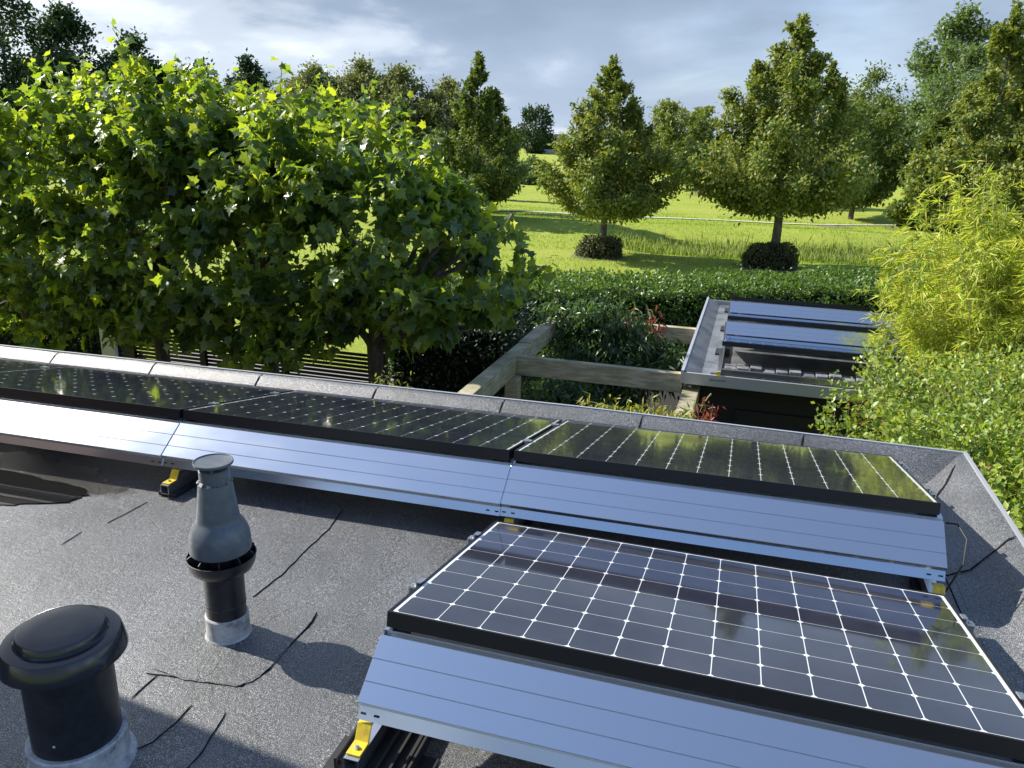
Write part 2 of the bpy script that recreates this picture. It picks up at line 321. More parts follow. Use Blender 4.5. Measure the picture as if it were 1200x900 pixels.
def rdirs(rng, n): v = rng.normal(size=(n, 3)); return v/np.linalg.norm(v, axis=1, keepdims=True)

# ------------------------------------------------------------------ ground
G = -3.3
def sstep(a, b, x): t = min(1, max(0, (x-a)/(b-a))); return t*t*(3-2*t)
def terr(x, y):
    z = G
    # shallow reed ditch running across the meadow
    d = y-(36.5+.12*x); w = math.exp(-(d/2.6)**2)*sstep(-7, -2, x)
    z -= .55*w
    z += .35*math.exp(-((y-41.5-.1*x)/3)**2)
    # low dyke rising on the right far side
    z += 3.0*sstep(46, 110, y)*sstep(-12, 26, x-(y-46)*.06)
    if y < 20: pass
    z += .10*noise.noise(Vector((x*.12, y*.12, 0)))*sstep(17, 26, y)
    return z
xs = sorted(set([-1500, -900, -500, -300, -200]+list(range(-140, -30, 8))+[i*.9-30 for i in range(0, 68)]+list(range(32, 140, 8))+[200, 300, 500, 900, 1500]))
ys = sorted(set([-60, -20, 0, 10, 16]+[17+i*.7 for i in range(0, 52)]+[54+i*3 for i in range(0, 30)]+[150, 180, 220, 300, 450, 700, 1100, 1800, 3000, 4500]))
gv = [(x, y, terr(x, y)) for y in ys for x in xs]; nx = len(xs)
gf = [(j*nx+i, j*nx+i+1, (j+1)*nx+i+1, (j+1)*nx+i) for j in range(len(ys)-1) for i in range(nx-1)]
tag(mesh_obj('ground', gv, gf, M['grass'], smooth=True), kind='structure')
def ribbon(name, pts, w, m, dz=.03, kind='structure'):
    v = []; f = []
    for i, p in enumerate(pts):
        a = Vector(pts[max(i-1, 0)]); b = Vector(pts[min(i+1, len(pts)-1)]); d = (b-a).normalized(); nn = Vector((-d.y, d.x))
        for s in (-1, 1):
            q = Vector(p)+nn*w*s*.5; v.append((q.x, q.y, terr(q.x, q.y)+dz))
    for i in range(len(pts)-1): f.append((2*i, 2*i+1, 2*i+3, 2*i+2))
    return tag(mesh_obj(name, v, f, m), kind=kind)
pth = []
for i in range(90):
    t_ = i/89; x = -40+t_*66; y = 47.5+.10*(x+15)+sstep(2, 24, x)*9
    pth.append((x, y))
ribbon('path', pth, .55, M['path'], .05)

# garden floor (paving behind the slat fence and under the pergola)
tag(MB().box(-10.5, -4.6, 8.2, 12.0, G-.05, G+.06).build('patio_paving', M['slat_bright']), kind='structure')

# ground sheet darkened to near black, standing in for shade under the pergola
bd = mesh_obj('shade_ground', [(-4.0, 2.6, G+.09), (3.5, 2.6, G+.09), (3.9, 10.4, G+.09), (3.9, 14.5, G+.09), (-4.5, 11.2, G+.09), (-8.5, 7.8, G+.09), (-8.5, 2.6, G+.09)], [(0, 1, 2, 3, 4, 5, 6)], M['ground_shade'])
tag(bd, kind='structure')

# ------------------------------------------------------------------ garage with flat roof
ZR = -.345; SL = .0155
def zr(x): return ZR+SL*min(x, 1.2) if x < 0 else ZR+SL*x*.4
garage = empty('garage_building', (-2, 0, G)); tag(garage, 'flat-roofed garage in the foreground with grey mineral felt roof carrying the large solar panels', 'garage')
def gp(o): o.parent = garage; o.location = (2, 0, -G); return o
XE, YE = 2.05, 2.56; XL = -9.0; YN = -2.3
XI, YI = 1.80, 2.33
# felt deck
xs2 = [XL+(XI-XL)*i/110 for i in range(111)]; ys2 = [YN+(YI-YN)*j/50 for j in range(51)]
def zroof(x, y): return zr(x)+.006*noise.noise(Vector((x*1.3, y*1.3, 5)))
v = [(x, y, zroof(x, y)) for y in ys2 for x in xs2]; n_ = len(xs2)
f = [(j*n_+i, j*n_+i+1, (j+1)*n_+i+1, (j+1)*n_+i) for j in range(50) for i in range(n_-1)]
gp(mesh_obj('roof_felt', v, f, M['felt'], smooth=True))
# upstand kerb with sloping felt (back and right), mitred at the corner
def zt(x): return -.205+SL*x if x < 0 else -.205+.002*x
v = []; f = []
prof = [(0, 0), (.30, .035), (.62, .55), (.85, .93), (1.0, 1.0)]   # fraction inward->outward, height
XB = [XL+(XI-XL)*i/80 for i in range(81)]
for (t_, h) in prof:
    for i, x in enumerate(XB):
        xx = x+(t_*(XE-XI) if i == 80 else 0); z0 = zroof(x, YI); wob = .004*noise.noise(Vector((x*3, t_*3, 0)))
        v.append((xx, YI+t_*(YE-YI), z0+(zt(x)-z0)*h+.001+wob))
nb_ = 81
for j in range(4):
    for i in range(80): f.append((j*nb_+i, j*nb_+i+1, (j+1)*nb_+i+1, (j+1)*nb_+i))
gp(mesh_obj('back_upstand', v, f, M['felt'], smooth=True))
v = []; f = []; YB = [YN+(YI-YN)*i/50 for i in range(51)]
for (t_, h) in prof:
    for i, y in enumerate(YB):
        yy = y+(t_*(YE-YI) if i == 50 else 0); z0 = zroof(XI, y); wob = .004*noise.noise(Vector((y*3, t_*3, 7)))
        v.append((XI+t_*(XE-XI), yy, z0+(zt(XI)-z0)*h+.001+wob*(0 if i == 50 else 1)))
for j in range(4):
    for i in range(50): f.append((j*51+i, (j+1)*51+i, (j+1)*51+i+1, j*51+i+1))
gp(mesh_obj('side_upstand', v, f, M['felt'], smooth=True))
# metal edge trim
m = MB()
zl = zt(XL); zc2 = zt(XE)
def bar(mb, a, b, w, h):   # box beam between points, width across horizontally, top at given z
    a = Vector(a); b = Vector(b); d = (b-a).normalized(); s = Vector((-d.y, d.x, 0)).normalized()*w*.5; u = Vector((0, 0, h))
    mb.add([a-s-u, b-s-u, b+s-u, a+s-u, a-s, b-s, b+s, a+s], [(0, 3, 2, 1), (4, 5, 6, 7), (0, 1, 5, 4), (1, 2, 6, 5), (2, 3, 7, 6), (3, 0, 4, 7)])
bar(m, (XL, YE+.008, zl+.008), (0, YE+.008, zt(0)+.008), .016, .07); bar(m, (0, YE+.008, zt(0)+.008), (XE+.018, YE+.008, zc2+.008), .016, .07)
gp(m.build('edge_trim', M['alu_trim']))
m = MB(); bar(m, (XE+.010, YN, zc2+.009), (XE+.010, YE, zc2+.009), .018, .07); gp(m.build('edge_trim', M['alu_trim']))
m = MB(); m.add([(XL, YE-.02, G), (XE-.02, YE-.02, G), (XE-.02, YE-.02, zc2-.03), (0, YE-.02, zt(0)-.03), (XL, YE-.02, zl-.03)], [(0, 1, 2, 3, 4)])
m.add([(XE-.02, YN, G), (XE-.02, YE-.02, G), (XE-.02, YE-.02, zc2-.03), (XE-.02, YN, zc2-.03)], [(0, 1, 2, 3)])
gp(m.build('wall', M['wall_dark']))
# lap seams in the felt: wobbly ridges
rs = random.Random(5)
def seam(pts, w=.0052, zf=None, wob=.006, name='lap_seam'):
    P = []
    for a, b in zip(pts[:-1], pts[1:]):
        a = Vector(a); b = Vector(b); k = max(2, int((b-a).length/.025))
        for i in range(k): P.append(a.lerp(b, i/k))
    P.append(Vector(pts[-1]))
    v = []; f = []
    for i, p in enumerate(P):
        d = (P[min(i+1, len(P)-1)]-P[max(i-1, 0)]); d = Vector((d.x, d.y)).normalized(); nn = Vector((-d.y, d.x)); o = nn*wob*noise.noise(Vector((p.x*14, p.y*14, 1)))*1.3
        ww = w*(.35+.9*abs(noise.noise(Vector((p.x*25, p.y*25, 9))))+.25)
        if i in (0, len(P)-1): ww *= .2
        for s, hz in ((-1, 0), (0, .0035), (1, 0)):
            q = Vector((p.x, p.y))+o+nn*ww*s*.5; z = zf(q.x, q.y) if zf else zroof(q.x, q.y)
            v.append((q.x, q.y, z+.0012+hz))
    for i in range(len(P)-1):
        for k in (0, 1): f.append((3*i+k, 3*i+k+1, 3*i+k+4, 3*i+k+3))
    return gp(mesh_obj(name, v, f, M['seam']))
for s in ([(-.807, 1.16), (-.776, .97), (-.772, .718), (-.757, .568), (-.775, .40)], [(-.60, .384), (-.618, .304), (-.64, .239)], [(-.65, .04), (-.64, -.02), (-.66, -.077)],
          [(-.489, .376), (-.484, .327), (-.479, .233), (-.482, .131), (-.477, .049), (-.512, -.052), (-.592, -.062), (-.658, -.067), (-.84, -.085)],
          [(-.80, -.083), (-.80, -.137), (-.795, -.2)], [(-.606, -.17), (-.598, -.249), (-.602, -.334), (-.628, -.371)], [(-.49, -.168), (-.466, -.242), (-.452, -.325), (-.44, -.6)],
          [(-.80, .39), (-.81, .2)], [(1.0, 1.0), (1.02, .4)]): seam(s)
# fainter lap of felt sheets further left
seam([(-1.72, .95), (-1.735, .72)], .0025, wob=.003); seam([(-1.78, .62), (-1.77, .5)], .002, wob=.003)
def zkerb(x, y):
    t_ = (y-YI)/(YE-YI)
    if t_ <= 0: return zroof(x, y)
    for (a, ha), (b, hb) in zip(prof[:-1], prof[1:]):
        if a <= t_ <= b: h = ha+(hb-ha)*(t_-a)/(b-a); z0 = zroof(x, YI); return z0+(zt(x)-z0)*h+.002
    return zt(x)
for x in (-3.85, -3.0, -2.16, -1.31, -.47, .37, 1.25, -4.7): seam([(x-.05, YI-.01), (x-.01, YI+.07), (x, YI+.16), (x+.01, YE-.004)], .012, zkerb, .004, 'kerb_joint')
def zkerbx(x, y):
    t_ = (x-XI)/(XE-XI)
    for (a, ha), (b, hb) in zip(prof[:-1], prof[1:]):
        if a <= t_ <= b: h = ha+(hb-ha)*(t_-a)/(b-a); z0 = zroof(XI, y); return z0+(zt(XI)-z0)*h+.003
    return zroof(x, y) if t_ < 0 else zt(XI)
seam([(XI-.15, 2.02), (XI, 2.10), (XI+.12, 2.28), (XI+.19, 2.44)], .012, zkerbx, .006, 'kerb_joint')
seam([(XI-.2, 1.40), (XI-.02, 1.42), (XI+.12, 1.52), (XE-.004, 1.60)], .012, zkerbx, .006, 'kerb_joint')
seam([(XI-.2, .62), (XI-.02, .62), (XI+.12, .66), (XE-.004, .70)], .012, zkerbx, .006, 'kerb_joint')
seam([(XI-.03, 2.2), (XI-.035, 1.6), (XI-.03, .9), (XI-.035, 0)], .006, zkerbx, .004, 'kerb_joint')

# felt patch sheet round the flue pipe
pc = [(-.83, -.06), (-.70, -.078), (-.60, -.066), (-.53, -.058), (-.49, -.02), (-.477, .06), (-.48, .2), (-.485, .33), (-.50, .39), (-.60, .405), (-.74, .40), (-.82, .395), (-.838, .2), (-.835, .05)]
pp_ = []
for i in range(len(pc)):
    a = Vector(pc[i]); b = Vector(pc[(i+1) % len(pc)])
    for k in range(6):
        q = a.lerp(b, k/6); pp_.append((q.x+.004*noise.noise(Vector((q.x*30, q.y*30, 2))), q.y+.004*noise.noise(Vector((q.x*30, q.y*30, 5)))))
n0 = len(pp_); v = [(-.66, .17, zroof(-.66, .17)+.0045)]+[(x, y, zroof(x, y)+.004) for x, y in pp_]+[(x, y, zroof(x, y)-.002) for x, y in pp_]
f = [(0, 1+i, 1+(i+1) % n0) for i in range(n0)]+[(1+i, 1+n0+i, 1+n0+(i+1) % n0, 1+(i+1) % n0) for i in range(n0)]
gp(mesh_obj('felt_patch', v, f, M['felt']))
# damp patch and puddle at the left
def blob(name, cx, cy, rx, ry, m, dz, seed, kind='structure', rot=0, k=70, amp=.25):
    v = [(cx, cy, zr(cx)+dz)]; f = []
    for i in range(k):
        a = 2*math.pi*i/k; rr = 1+amp*noise.noise(Vector((math.cos(a)*1.7, math.sin(a)*1.7, seed)))+amp*.35*noise.noise(Vector((math.cos(a)*7, math.sin(a)*7, seed)))
        x = rx*rr*math.cos(a); y = ry*rr*math.sin(a); x, y = x*math.cos(rot)-y*math.sin(rot), x*math.sin(rot)+y*math.cos(rot)
        v.append((cx+x, cy+y, zr(cx+x)+dz))
    for i in range(k): f.append((0, i+1, (i+1) % k+1))
    return tag(mesh_obj(name, v, f, m), kind=kind)
blob('rain_puddle', -2.75, .84, .72, .17, M['puddle'], .0060, 3.3, rot=.05, amp=.18)

# ------------------------------------------------------------------ unseen house wing on the left, placed and sized to cast the corner shade
hs = empty('unseen_house_wing', (-3.2, .10, G)); tag(hs, 'unseen brick house wing left of the flat garage roof, shaped to cast the corner shade', 'house')
def hp(o): o.parent = hs; o.location = (3.2, -.10, -G); return o
hp(MB().box(-8.5, -3.2, -2.3, .10, G, 3.3).build('wall', M['brick']))
hp(MB().box(-8.7, -3.1, -2.5, .14, 3.301, 3.42).build('roof', M['roof_tile']))
w = hp(MB().box(-3.199, -3.14, -1.9, -.7, .2, 1.9).build('window', M['white_paint'])); MB().box(-3.139, -3.125, -1.82, -.78, .28, 1.82).build('pane', M['glass_win'], w)

# ------------------------------------------------------------------ solar panels
TILT = .1978; PC = .127
def make_panel():
    root = empty('solar_panel')
    # frame: four bars around, 46 mm deep
    x0, x1, y0, y1 = -.0195, 13*PC+.0195, -.015, 8*PC+.015; d = .044; w = .009
    m = MB(); m.box(x0, x1, y0, y0+w, -d, .003).box(x0, x1, y1-w, y1, -d, .003).box(x0, x0+w, y0+w, y1-w, -d, .003).box(x1-w, x1, y0+w, y1-w, -d, .003)
    m.build('frame', M['black_frame'], root, bevel=.0012)
    # glass face: white backsheet with 104 clipped-corner cells
    v = [(x0+w, y0+w, 0), (x1-w, y0+w, 0), (x1-w, y1-w, 0), (x0+w, y1-w, 0)]; f = [(0, 1, 2, 3)]; mi = [0]
    g = .0016; c = .008
    for i in range(13):
        for j in range(8):
            a, b_, p, q = i*PC+g, (i+1)*PC-g, j*PC+g, (j+1)*PC-g; n = len(v)
            v += [(a+c, p, .0006), (b_-c, p, .0006), (b_, p+c, .0006), (b_, q-c, .0006), (b_-c, q, .0006), (a+c, q, .0006), (a, q-c, .0006), (a, p+c, .0006)]
            f.append(tuple(range(n, n+8))); mi.append(1)
    mesh_obj('glass_face', v, f, [M['white_sheet'], M['cell']], root, mi)
    mesh_obj('back_cover', [(x0+w, y0+w, -.006), (x1-w, y0+w, -.006), (x1-w, y1-w, -.006), (x0+w, y1-w, -.006)], [(3, 2, 1, 0)], M['white_sheet'], root)
    MB().box(.76, .9, .93, .98, -.03, -.0065).build('junction_box', M['rubber'], root)
    return root
def make_deflector(L_=1.7097, n=0):
    root = empty('wind_deflector')
    # face with two pressed grooves
    top, bot = (-.041, -.056), (-.196, -.168)
    def on(t_): return (top[0]+(bot[0]-top[0])*t_, top[1]+(bot[1]-top[1])*t_)
    P = [(.015, -.050), (-.020, -.053), (-.023, -.076), (-.036, -.078), top]
    for t_ in (.36, .70):
        a = on(t_-.008); b_ = on(t_); c_ = on(t_+.008); P += [a, (b_[0]+.0022, b_[1]-.0022), c_]
    P += [bot]
    inner = [(y+.0014, z-.0012) for y, z in reversed(P)]
    MB().prism_x(P+inner, 0, L_).build('face_sheet', M['alu'], root, bevel=.0004)
    Q = [(-.196, -.1695), (-.180, -.190), (-.199, -.223), (-.197, -.2245), (-.1765, -.190), (-.191, -.171)]
    MB().prism_x(Q, 0, L_).build('bottom_fold', M['alu'], root, bevel=.0004)
    # screws with slots near both ends
    for x in (.035, L_-.035):
       
        for q in (-.028, .012): MB().add([(x+q, -.1895, -.2045), (x+q+.016, -.1895, -.2045), (x+q+.016, -.1925, -.2097), (x+q, -.1925, -.2097)], [(0, 1, 2, 3)]).build('slot', M['rubber'], root)
    for x in (.03, L_-.09): MB().box(x, x+.05, -.016, -.010, -.0518, -.0505).build('slot', M['rubber'], root)
    return root
def make_rail(full=True):
    root = empty('mounting_rail')   # origin: front edge line of the panel, x = joint
    z0 = -.325; w = .022
    m = MB()   # open channel
    y0, y1 = -.285, 1.12
    m.box(-w, -w+.003, y0, y1, z0, z0+.045).box(w-.003, w, y0, y1, z0, z0+.045).box(-w+.003, w-.003, y0, y1, z0, z0+.003).box(-w+.003, w-.003, y0, y1, z0+.042, z0+.045)
    m.build('rail', M['alu_raw'], root)
    MB().box(-w+.0035, w-.0035, y0+.03, y0+.034, z0+.0035, z0+.0415).build('channel_shade', M['rubber'], root)  # black plate set in the open channel, standing in for the shade inside
    # yellow Z bracket
    P = [(-.272, z0+.046), (-.272, z0+.051), (-.222, z0+.051), (-.200, -.232), (-.170, -.232), (-.170, -.2365), (-.197, -.2365), (-.219, z0+.046)]
    b_ = MB().prism_x(P, -.021, .021).build('yellow_bracket', M['yellow'], root, bevel=.0015)
    MB().lathe([(.008, 0), (.008, .005), (.004, .0055), (.004, .009)], 6, (0, -.248, z0+.0512)).build('bolt', M['alu_raw'], b_)
    # uprights to high and low edge
    MB().box(-.015, .015, -.012, .016, z0+.046, -.054).build('front_upright', M['alu_raw'], root)
    MB().box(-.015, .015, .955, .985, z0+.046, -.26).build('rear_upright', M['alu_raw'], root)
    if full:
        m = MB().box(-.06, .15, -.27, .02, z0-.012, z0-.006)
        for k in range(6):
            m.box(-.05+k*.035, -.043+k*.035, -.26, .01, z0-.0058, z0+.008)
        m.box(-.06, -.053, -.27, .02, z0-.0058, z0+.02).box(.143, .15, -.27, .02, z0-.0058, z0+.02)
        m.build('base_tray', M['rubber'], root)
        MB().box(-.09, .20, -.40, -.15, z0-.0195, z0-.0125).build('rubber_mat', M['rubber'], root)
    else: MB().box(-.05, .05, -.27, .02, z0-.0195, z0-.0005).build('rubber_mat', M['rubber'], root)
    MB().box(-.12, .12, .60, .85, z0-.0195, z0-.0005).build('rubber_mat', M['rubber'], root)
    return root
def clamp_end(root, side, x):
    """silver end clamp at the side of the panel in the panel's plane"""
    for y in (.235, .80):
        m = MB()
        s = side
        xs_ = sorted((x, x+s*.034)); m.box(xs_[0], xs_[1], y-.02, y+.02, -.012, -.007)
        xs_ = sorted((x+s*.006, x+s*.0105)); m.box(xs_[0], xs_[1], y-.02, y+.02, -.0065, .008)
        xs_ = sorted((x-s*.006, x+s*.0105)); m.box(xs_[0], xs_[1], y-.02, y+.02, .0085, .0115)
        xs_ = sorted((x+s*.030, x+s*.034)); m.box(xs_[0], xs_[1], y-.02, y+.02, -.045, -.0125)
        m.lathe([(.007, 0), (.007, .005), (.003, .0055)], 6, (x+s*.022, y, -.0065))
        m.build('end_clamp', M['alu_raw'], root)
def clamp_mid(root, x):
    for y in (.235, .80):
        m = MB().box(x-.018, x+.018, y-.022, y+.022, .0045, .0085).box(x-.008, x+.008, y-.022, y+.022, -.03, .0040)
        m.lathe([(.006, 0), (.006, .005), (.003, .0055)], 6, (x, y, .0088)); m.build('middle_clamp', M['alu_raw'], root)
PAN = make_panel(); DEF = make_deflector(); RAIL = make_rail(); RAIL2 = make_rail(False)
first = dict(p=True, d=True, r=True, s=True)
def inst(kind, src, loc, rot):
    o = src if first[kind] else copy_tree(src)
    first[kind] = False; o.location = loc; o.rotation_euler = rot; return o
PITCH_X = 1.71
# near array: one panel
p = inst('p', PAN, (0, 0, 0), (-TILT, 0, 0)); tag(p, 'nearest and largest solar panel with white cell grid, standing alone in the right foreground', 'solar panel', 'solar panels on the near garage roof')
pn = p; nears = [p]
d_ = inst('d', DEF, (-.028, 0, 0), (0, 0, 0)); tag(d_, 'bare silver-blue sheet metal deflector under the near edge of the closest solar panel', 'wind deflector', 'metal wind deflectors behind the near panels')
ra = inst('r', RAIL, (-.005, 0, 0), (0, 0, 0)); tag(ra, 'mounting rail with yellow bracket at the bottom left corner of the closest deflector', 'mounting rail', 'mounting rails of the near panels')
ra = inst('r', RAIL, (1.672, 0, 0), (0, 0, 0)); tag(ra, 'mounting rail below the right-hand end of the closest solar panel', 'mounting rail', 'mounting rails of the near panels')
# long row behind
Y2 = 1.2935
PLAB = ['long-row solar panel at the right-hand end beside the felt kerb, greenish reflections in its cells', 'long-row solar panel just left of the double white line, second from the right end',
        'long-row solar panel behind and left of the tall flue pipe, third from the right end', 'long-row solar panel cut off by the left edge, only its far corner showing']
DLAB = ['right-hand length of the long metal deflector, blue, ending next to the felt kerb', 'middle length of the long metal deflector behind and right of the tall flue pipe',
        'whitish left-hand length of the long metal deflector, running left from the tall flue pipe', 'furthest left length of the long metal deflector beyond the photo edge']
rows = []
for k in range(4):
    x = -.005-k*PITCH_X; z = .0047+SL*x
    p = inst('p', PAN, (x, Y2+.003*x, z), (-TILT, -SL, 0)); tag(p, PLAB[k], 'solar panel', 'solar panels on the near garage roof'); rows.append(p)
    d_ = inst('d', DEF, (x-.025, Y2+.003*x, z), (0, -SL, 0)); tag(d_, DLAB[k], 'wind deflector', 'metal wind deflectors behind the near panels')
RL = ['mounting rail with yellow bracket at the right-hand end of the long row', 'mounting rail with yellow bracket right behind the top left corner of the closest panel',
      'mounting rail with yellow bracket just left of the tall flue pipe', 'mounting rail of the long row beyond the left edge of the photo']
for k in range(4):
    x = [1.668, .015, -1.665, -3.40][k]
    ra = inst('s', RAIL2, (x, Y2, .0047+SL*x*(1 if x < 0 else .4)), (0, 0, 0)); tag(ra, RL[k], 'mounting rail', 'mounting rails of the near panels')
# clamps belong to the rails' panels: end clamps and middle clamps
clamp_end(nears[0], -1, -.0195); clamp_end(nears[0], 1, 13*PC+.0195); clamp_end(rows[0], 1, 13*PC+.0195)
for k in range(3): clamp_mid(rows[k], -.0297)

# loose cable by the right end
cb = MB().tube([(1.70, 1.30, -.05), (1.735, 1.28, -.04), (1.76, 1.22, -.07), (1.745, 1.15, -.14), (1.70, 1.12, -.24), (1.66, 1.16, -.30)], .004, 6).build('cable', M['cable'], smooth=True)
tag(cb, 'thin black cable looping from the right end of the long panel row', 'cable')

# ------------------------------------------------------------------ flue pipe and roof vent
PX, PY = -.722, .180; zb = zr(PX)
fl = empty('flue_pipe', (PX, PY, zb)); tag(fl, 'tall slender vent pipe with flared grey terminal and round lid, standing in the sunlit felt', 'flue pipe')
MB().lathe([(.079, 0), (.078, .006), (.073, .012), (.071, .06), (.0725, .083), (.069, .088), (.062, .088)], 48).build('collar', M['collar'], fl, smooth=True)
MB().lathe([(.066, .07), (.066, .31)], 48).build('pipe', M['plastic_dark'], fl, smooth=True)
MB().lathe([(.0665, .125), (.0675, .127), (.0675, .131), (.0665, .133)], 48).build('pipe_joint', M['plastic_dark'], fl, smooth=True)
m = MB().lathe([(.067, .250), (.082, .252), (.099, .264), (.108, .284), (.1135, .310), (.1105, .311), (.105, .287), (.096, .268), (.068, .258)], 56, close=False)
for k in range(10):
    a = 2*math.pi*k/10+.25; ca, sa = math.cos(a), math.sin(a); t_ = .0016; nx_, ny_ = -sa*t_, ca*t_
    v = [(ca*.066+nx_, sa*.066+ny_, .268), (ca*.103+nx_, sa*.103+ny_, .276), (ca*.110+nx_, sa*.110+ny_, .322), (ca*.066+nx_, sa*.066+ny_, .350)]
    v += [(x-2*nx_, y-2*ny_, z) for x, y, z in v]; m.add(v, [(0, 1, 2, 3), (7, 6, 5, 4), (0, 4, 5, 1), (1, 5, 6, 2), (2, 6, 7, 3), (3, 7, 4, 0)])
m.build('wind_skirt', M['plastic_dark'], fl, smooth=True)
MB().lathe([(.080, .330), (.096, .331), (.0995, .336), (.0995, .350), (.0985, .372), (.0955, .394), (.089, .414), (.079, .432), (.0715, .441), (.0690, .447), (.0680, .456), (.0545, .566), (.0525, .574), (.050, .576), (.048, .570)], 72).build('cone', M['plastic_grey'], fl, smooth=True)
m = MB().lathe([(.0485, .56), (.0485, .620), (.045, .623)], 48)
for k in range(10):
    a = 2*math.pi*k/10; ca, sa = math.cos(a), math.sin(a); m.add([(ca*.0488-sa*.008, sa*.0488+ca*.008, .586), (ca*.0488+sa*.008, sa*.0488-ca*.008, .586), (ca*.057+sa*.008, sa*.057-ca*.008, .578), (ca*.057-sa*.008, sa*.057+ca*.008, .578)], [(0, 1, 2, 3)])
m.build('neck', M['plastic_grey'], fl, smooth=True)
m = MB().lathe([(.034, .634), (.056, .637), (.0625, .641), (.0635, .6455), (.0625, .6495), (.0600, .6500), (.0575, .6465), (.024, .6455), (.0, .6455)], 72)
for k in range(4):
    a = 2*math.pi*k/4+.5; m.box(math.cos(a)*.040-.004, math.cos(a)*.040+.004, math.sin(a)*.040-.004, math.sin(a)*.040+.004, .618, .637)
m.build('lid', M['plastic_grey'], fl, smooth=True)
VX, VY = -.742, -.448; zb = zr(VX)
vt = empty('roof_vent', (VX, VY, zb)); tag(vt, 'squat black vent with a wide mushroom cap in the lower left corner', 'roof vent')
MB().lathe([(.140, 0), (.136, .01), (.124, .018), (.121, .07), (.125, .095), (.120, .099), (.108, .099)], 56).build('collar', M['collar'], vt, smooth=True)
MB().lathe([(.110, .05), (.110, .375)], 64).build('pipe', M['plastic_dark'], vt, smooth=True)
MB().lathe([(.004, -.001), (.004, .002), (.002, .003)], 10).build('rivet', M['alu_raw'], vt); RV = bpy.data.objects[-1] if False else [o for o in bpy.data.objects if o.name.startswith('rivet')][0]; RV.location = (.035, -.1042, .145); RV.rotation_euler = (R(90), 0, R(18))
VH = .348
MB().lathe([(.125, VH+.004), (.146, VH), (.152, VH+.003), (.1515, VH+.012), (.143, VH+.050), (.139, VH+.056), (.130, VH+.058), (.112, VH+.059), (.108, VH+.062), (.106, VH+.076), (.103, VH+.081), (.097, VH+.083), (.045, VH+.084), (.0, VH+.0845)], 96).build('cap', M['black_cap'], vt, smooth=True)

# ------------------------------------------------------------------ shed
SX0, SX1, SY0, SY1, SZ = .37, 3.6, 5.98, 10.0, -.94
sh = empty('garden_shed', (SX0, SY0, G)); tag(sh, 'black timber shed with flat grey roof beyond the pergola, three rows of panels on top', 'shed')
def sp_(o): o.parent = sh; o.location = (-SX0, -SY0, -G); return o
sp_(MB().box(SX0+.04, SX1-.04, SY0+.04, SY1-.04, SZ-.05, SZ).build('roof_felt', M['felt_shed']))
m = MB()
def kerb(y): return y
m.add([(SX0+.04, SY0, SZ+.001), (SX0+.04, SY1, SZ+.001), (SX0, SY0, SZ+.075), (SX0, SY1, SZ+.075), (SX0+.16, SY0, SZ+.001), (SX0+.16, SY1, SZ+.001)], [(2, 4, 5, 3)])
sp_(m.build('roof_kerb', M['felt_shed']))
m = MB(); m.box(SX0-.03, SX0, SY0-.03, SY1+.02, SZ-.05, SZ+.080); m.box(SX0+.001, SX1+.03, SY1, SY1+.02, SZ-.05, SZ+.05); sp_(m.build('edge_trim', M['alu_trim']))
m = MB(); m.box(SX0+.001, SX1+.03, SY0-.03, SY0, SZ-.055, SZ+.06); sp_(m.build('edge_trim', M['alu_trim']))
m = MB()
for i in range(16):
    z1 = SZ-.056-i*.145; m.box(SX0+.03, SX1-.03, SY0+.25, SY0+.275+.004*(i % 2), z1-.143, z1)
    m.box(SX0+.005, SX0+.028, SY0+.25, SY1, z1-.143, z1)
m.box(SX0+.03, SX1-.03, SY1-.03, SY1, G, SZ-.055).box(SX1-.03, SX1, SY0+.2, SY1-.031, G, SZ-.055)
sp_(m.build('wall', M['boards']))
sp_(MB().box(.9, 1.75, SY0+.225, SY0+.249, G+.02, SZ-.35).build('door', M['boards']))
SHL = [('A', 8.83, 'back row, shining blue', 'furthest'), ('B', 7.56, 'middle row, broad blue', 'middle'), ('C', 6.27, 'front row', 'front')]
ZS = -.605
labs = [('furthest solar panel on the garden shed, mostly hidden behind its blue deflector', 'furthest blue metal deflector on the garden shed roof, next to the hedge'),
        ('middle solar panel on the garden shed, seen edge-on above the broad deflector', 'middle and broadest blue metal deflector on the garden shed roof'),
        ('front shed solar panel, raised over grey ballast blocks', None)]
for (nm, y, _, w_), (lp, ld) in zip(SHL, labs):
    p = copy_tree(PAN); p.location = (.72, y, ZS); p.rotation_euler = (-TILT, 0, 0); tag(p, lp, 'solar panel', 'solar panels on the garden shed')
    for ch in [c for c in bpy.data.objects if c.parent == p and c.name.startswith('end_clamp')]: bpy.data.objects.remove(ch)
    if ld:
        d_ = copy_tree(DEF); d_.location = (.70, y, ZS); tag(d_, ld, 'wind deflector', 'metal wind deflectors on the shed')
for k, (x, side) in enumerate(((.70, 'left'), (2.40, 'right'))):
    fr = empty('panel_stand', (x, 5.8, SZ)); tag(fr, 'slim silver frame under the %s ends of the three shed panel rows' % side, 'panel stand', 'panel stands on the shed roof')
    MB().box(-.02, .02, .18, 4.1, .02, .06).build('rail', M['alu_raw'], fr)
    for y in (.45, 1.74, 3.01): MB().box(-.018, .018, y-.01, y+.02, .061, .27).build('upright', M['alu_raw'], fr)
    MB().box(-.02, .02, .16, .1795, .02, .10).build('yellow_bracket', M['yellow'], fr)
    for y in (.15, 1.2, 2.4, 3.6): MB().box(-.08, .08, y, y+.25, .002, .019).build('rubber_mat', M['rubber'], fr)
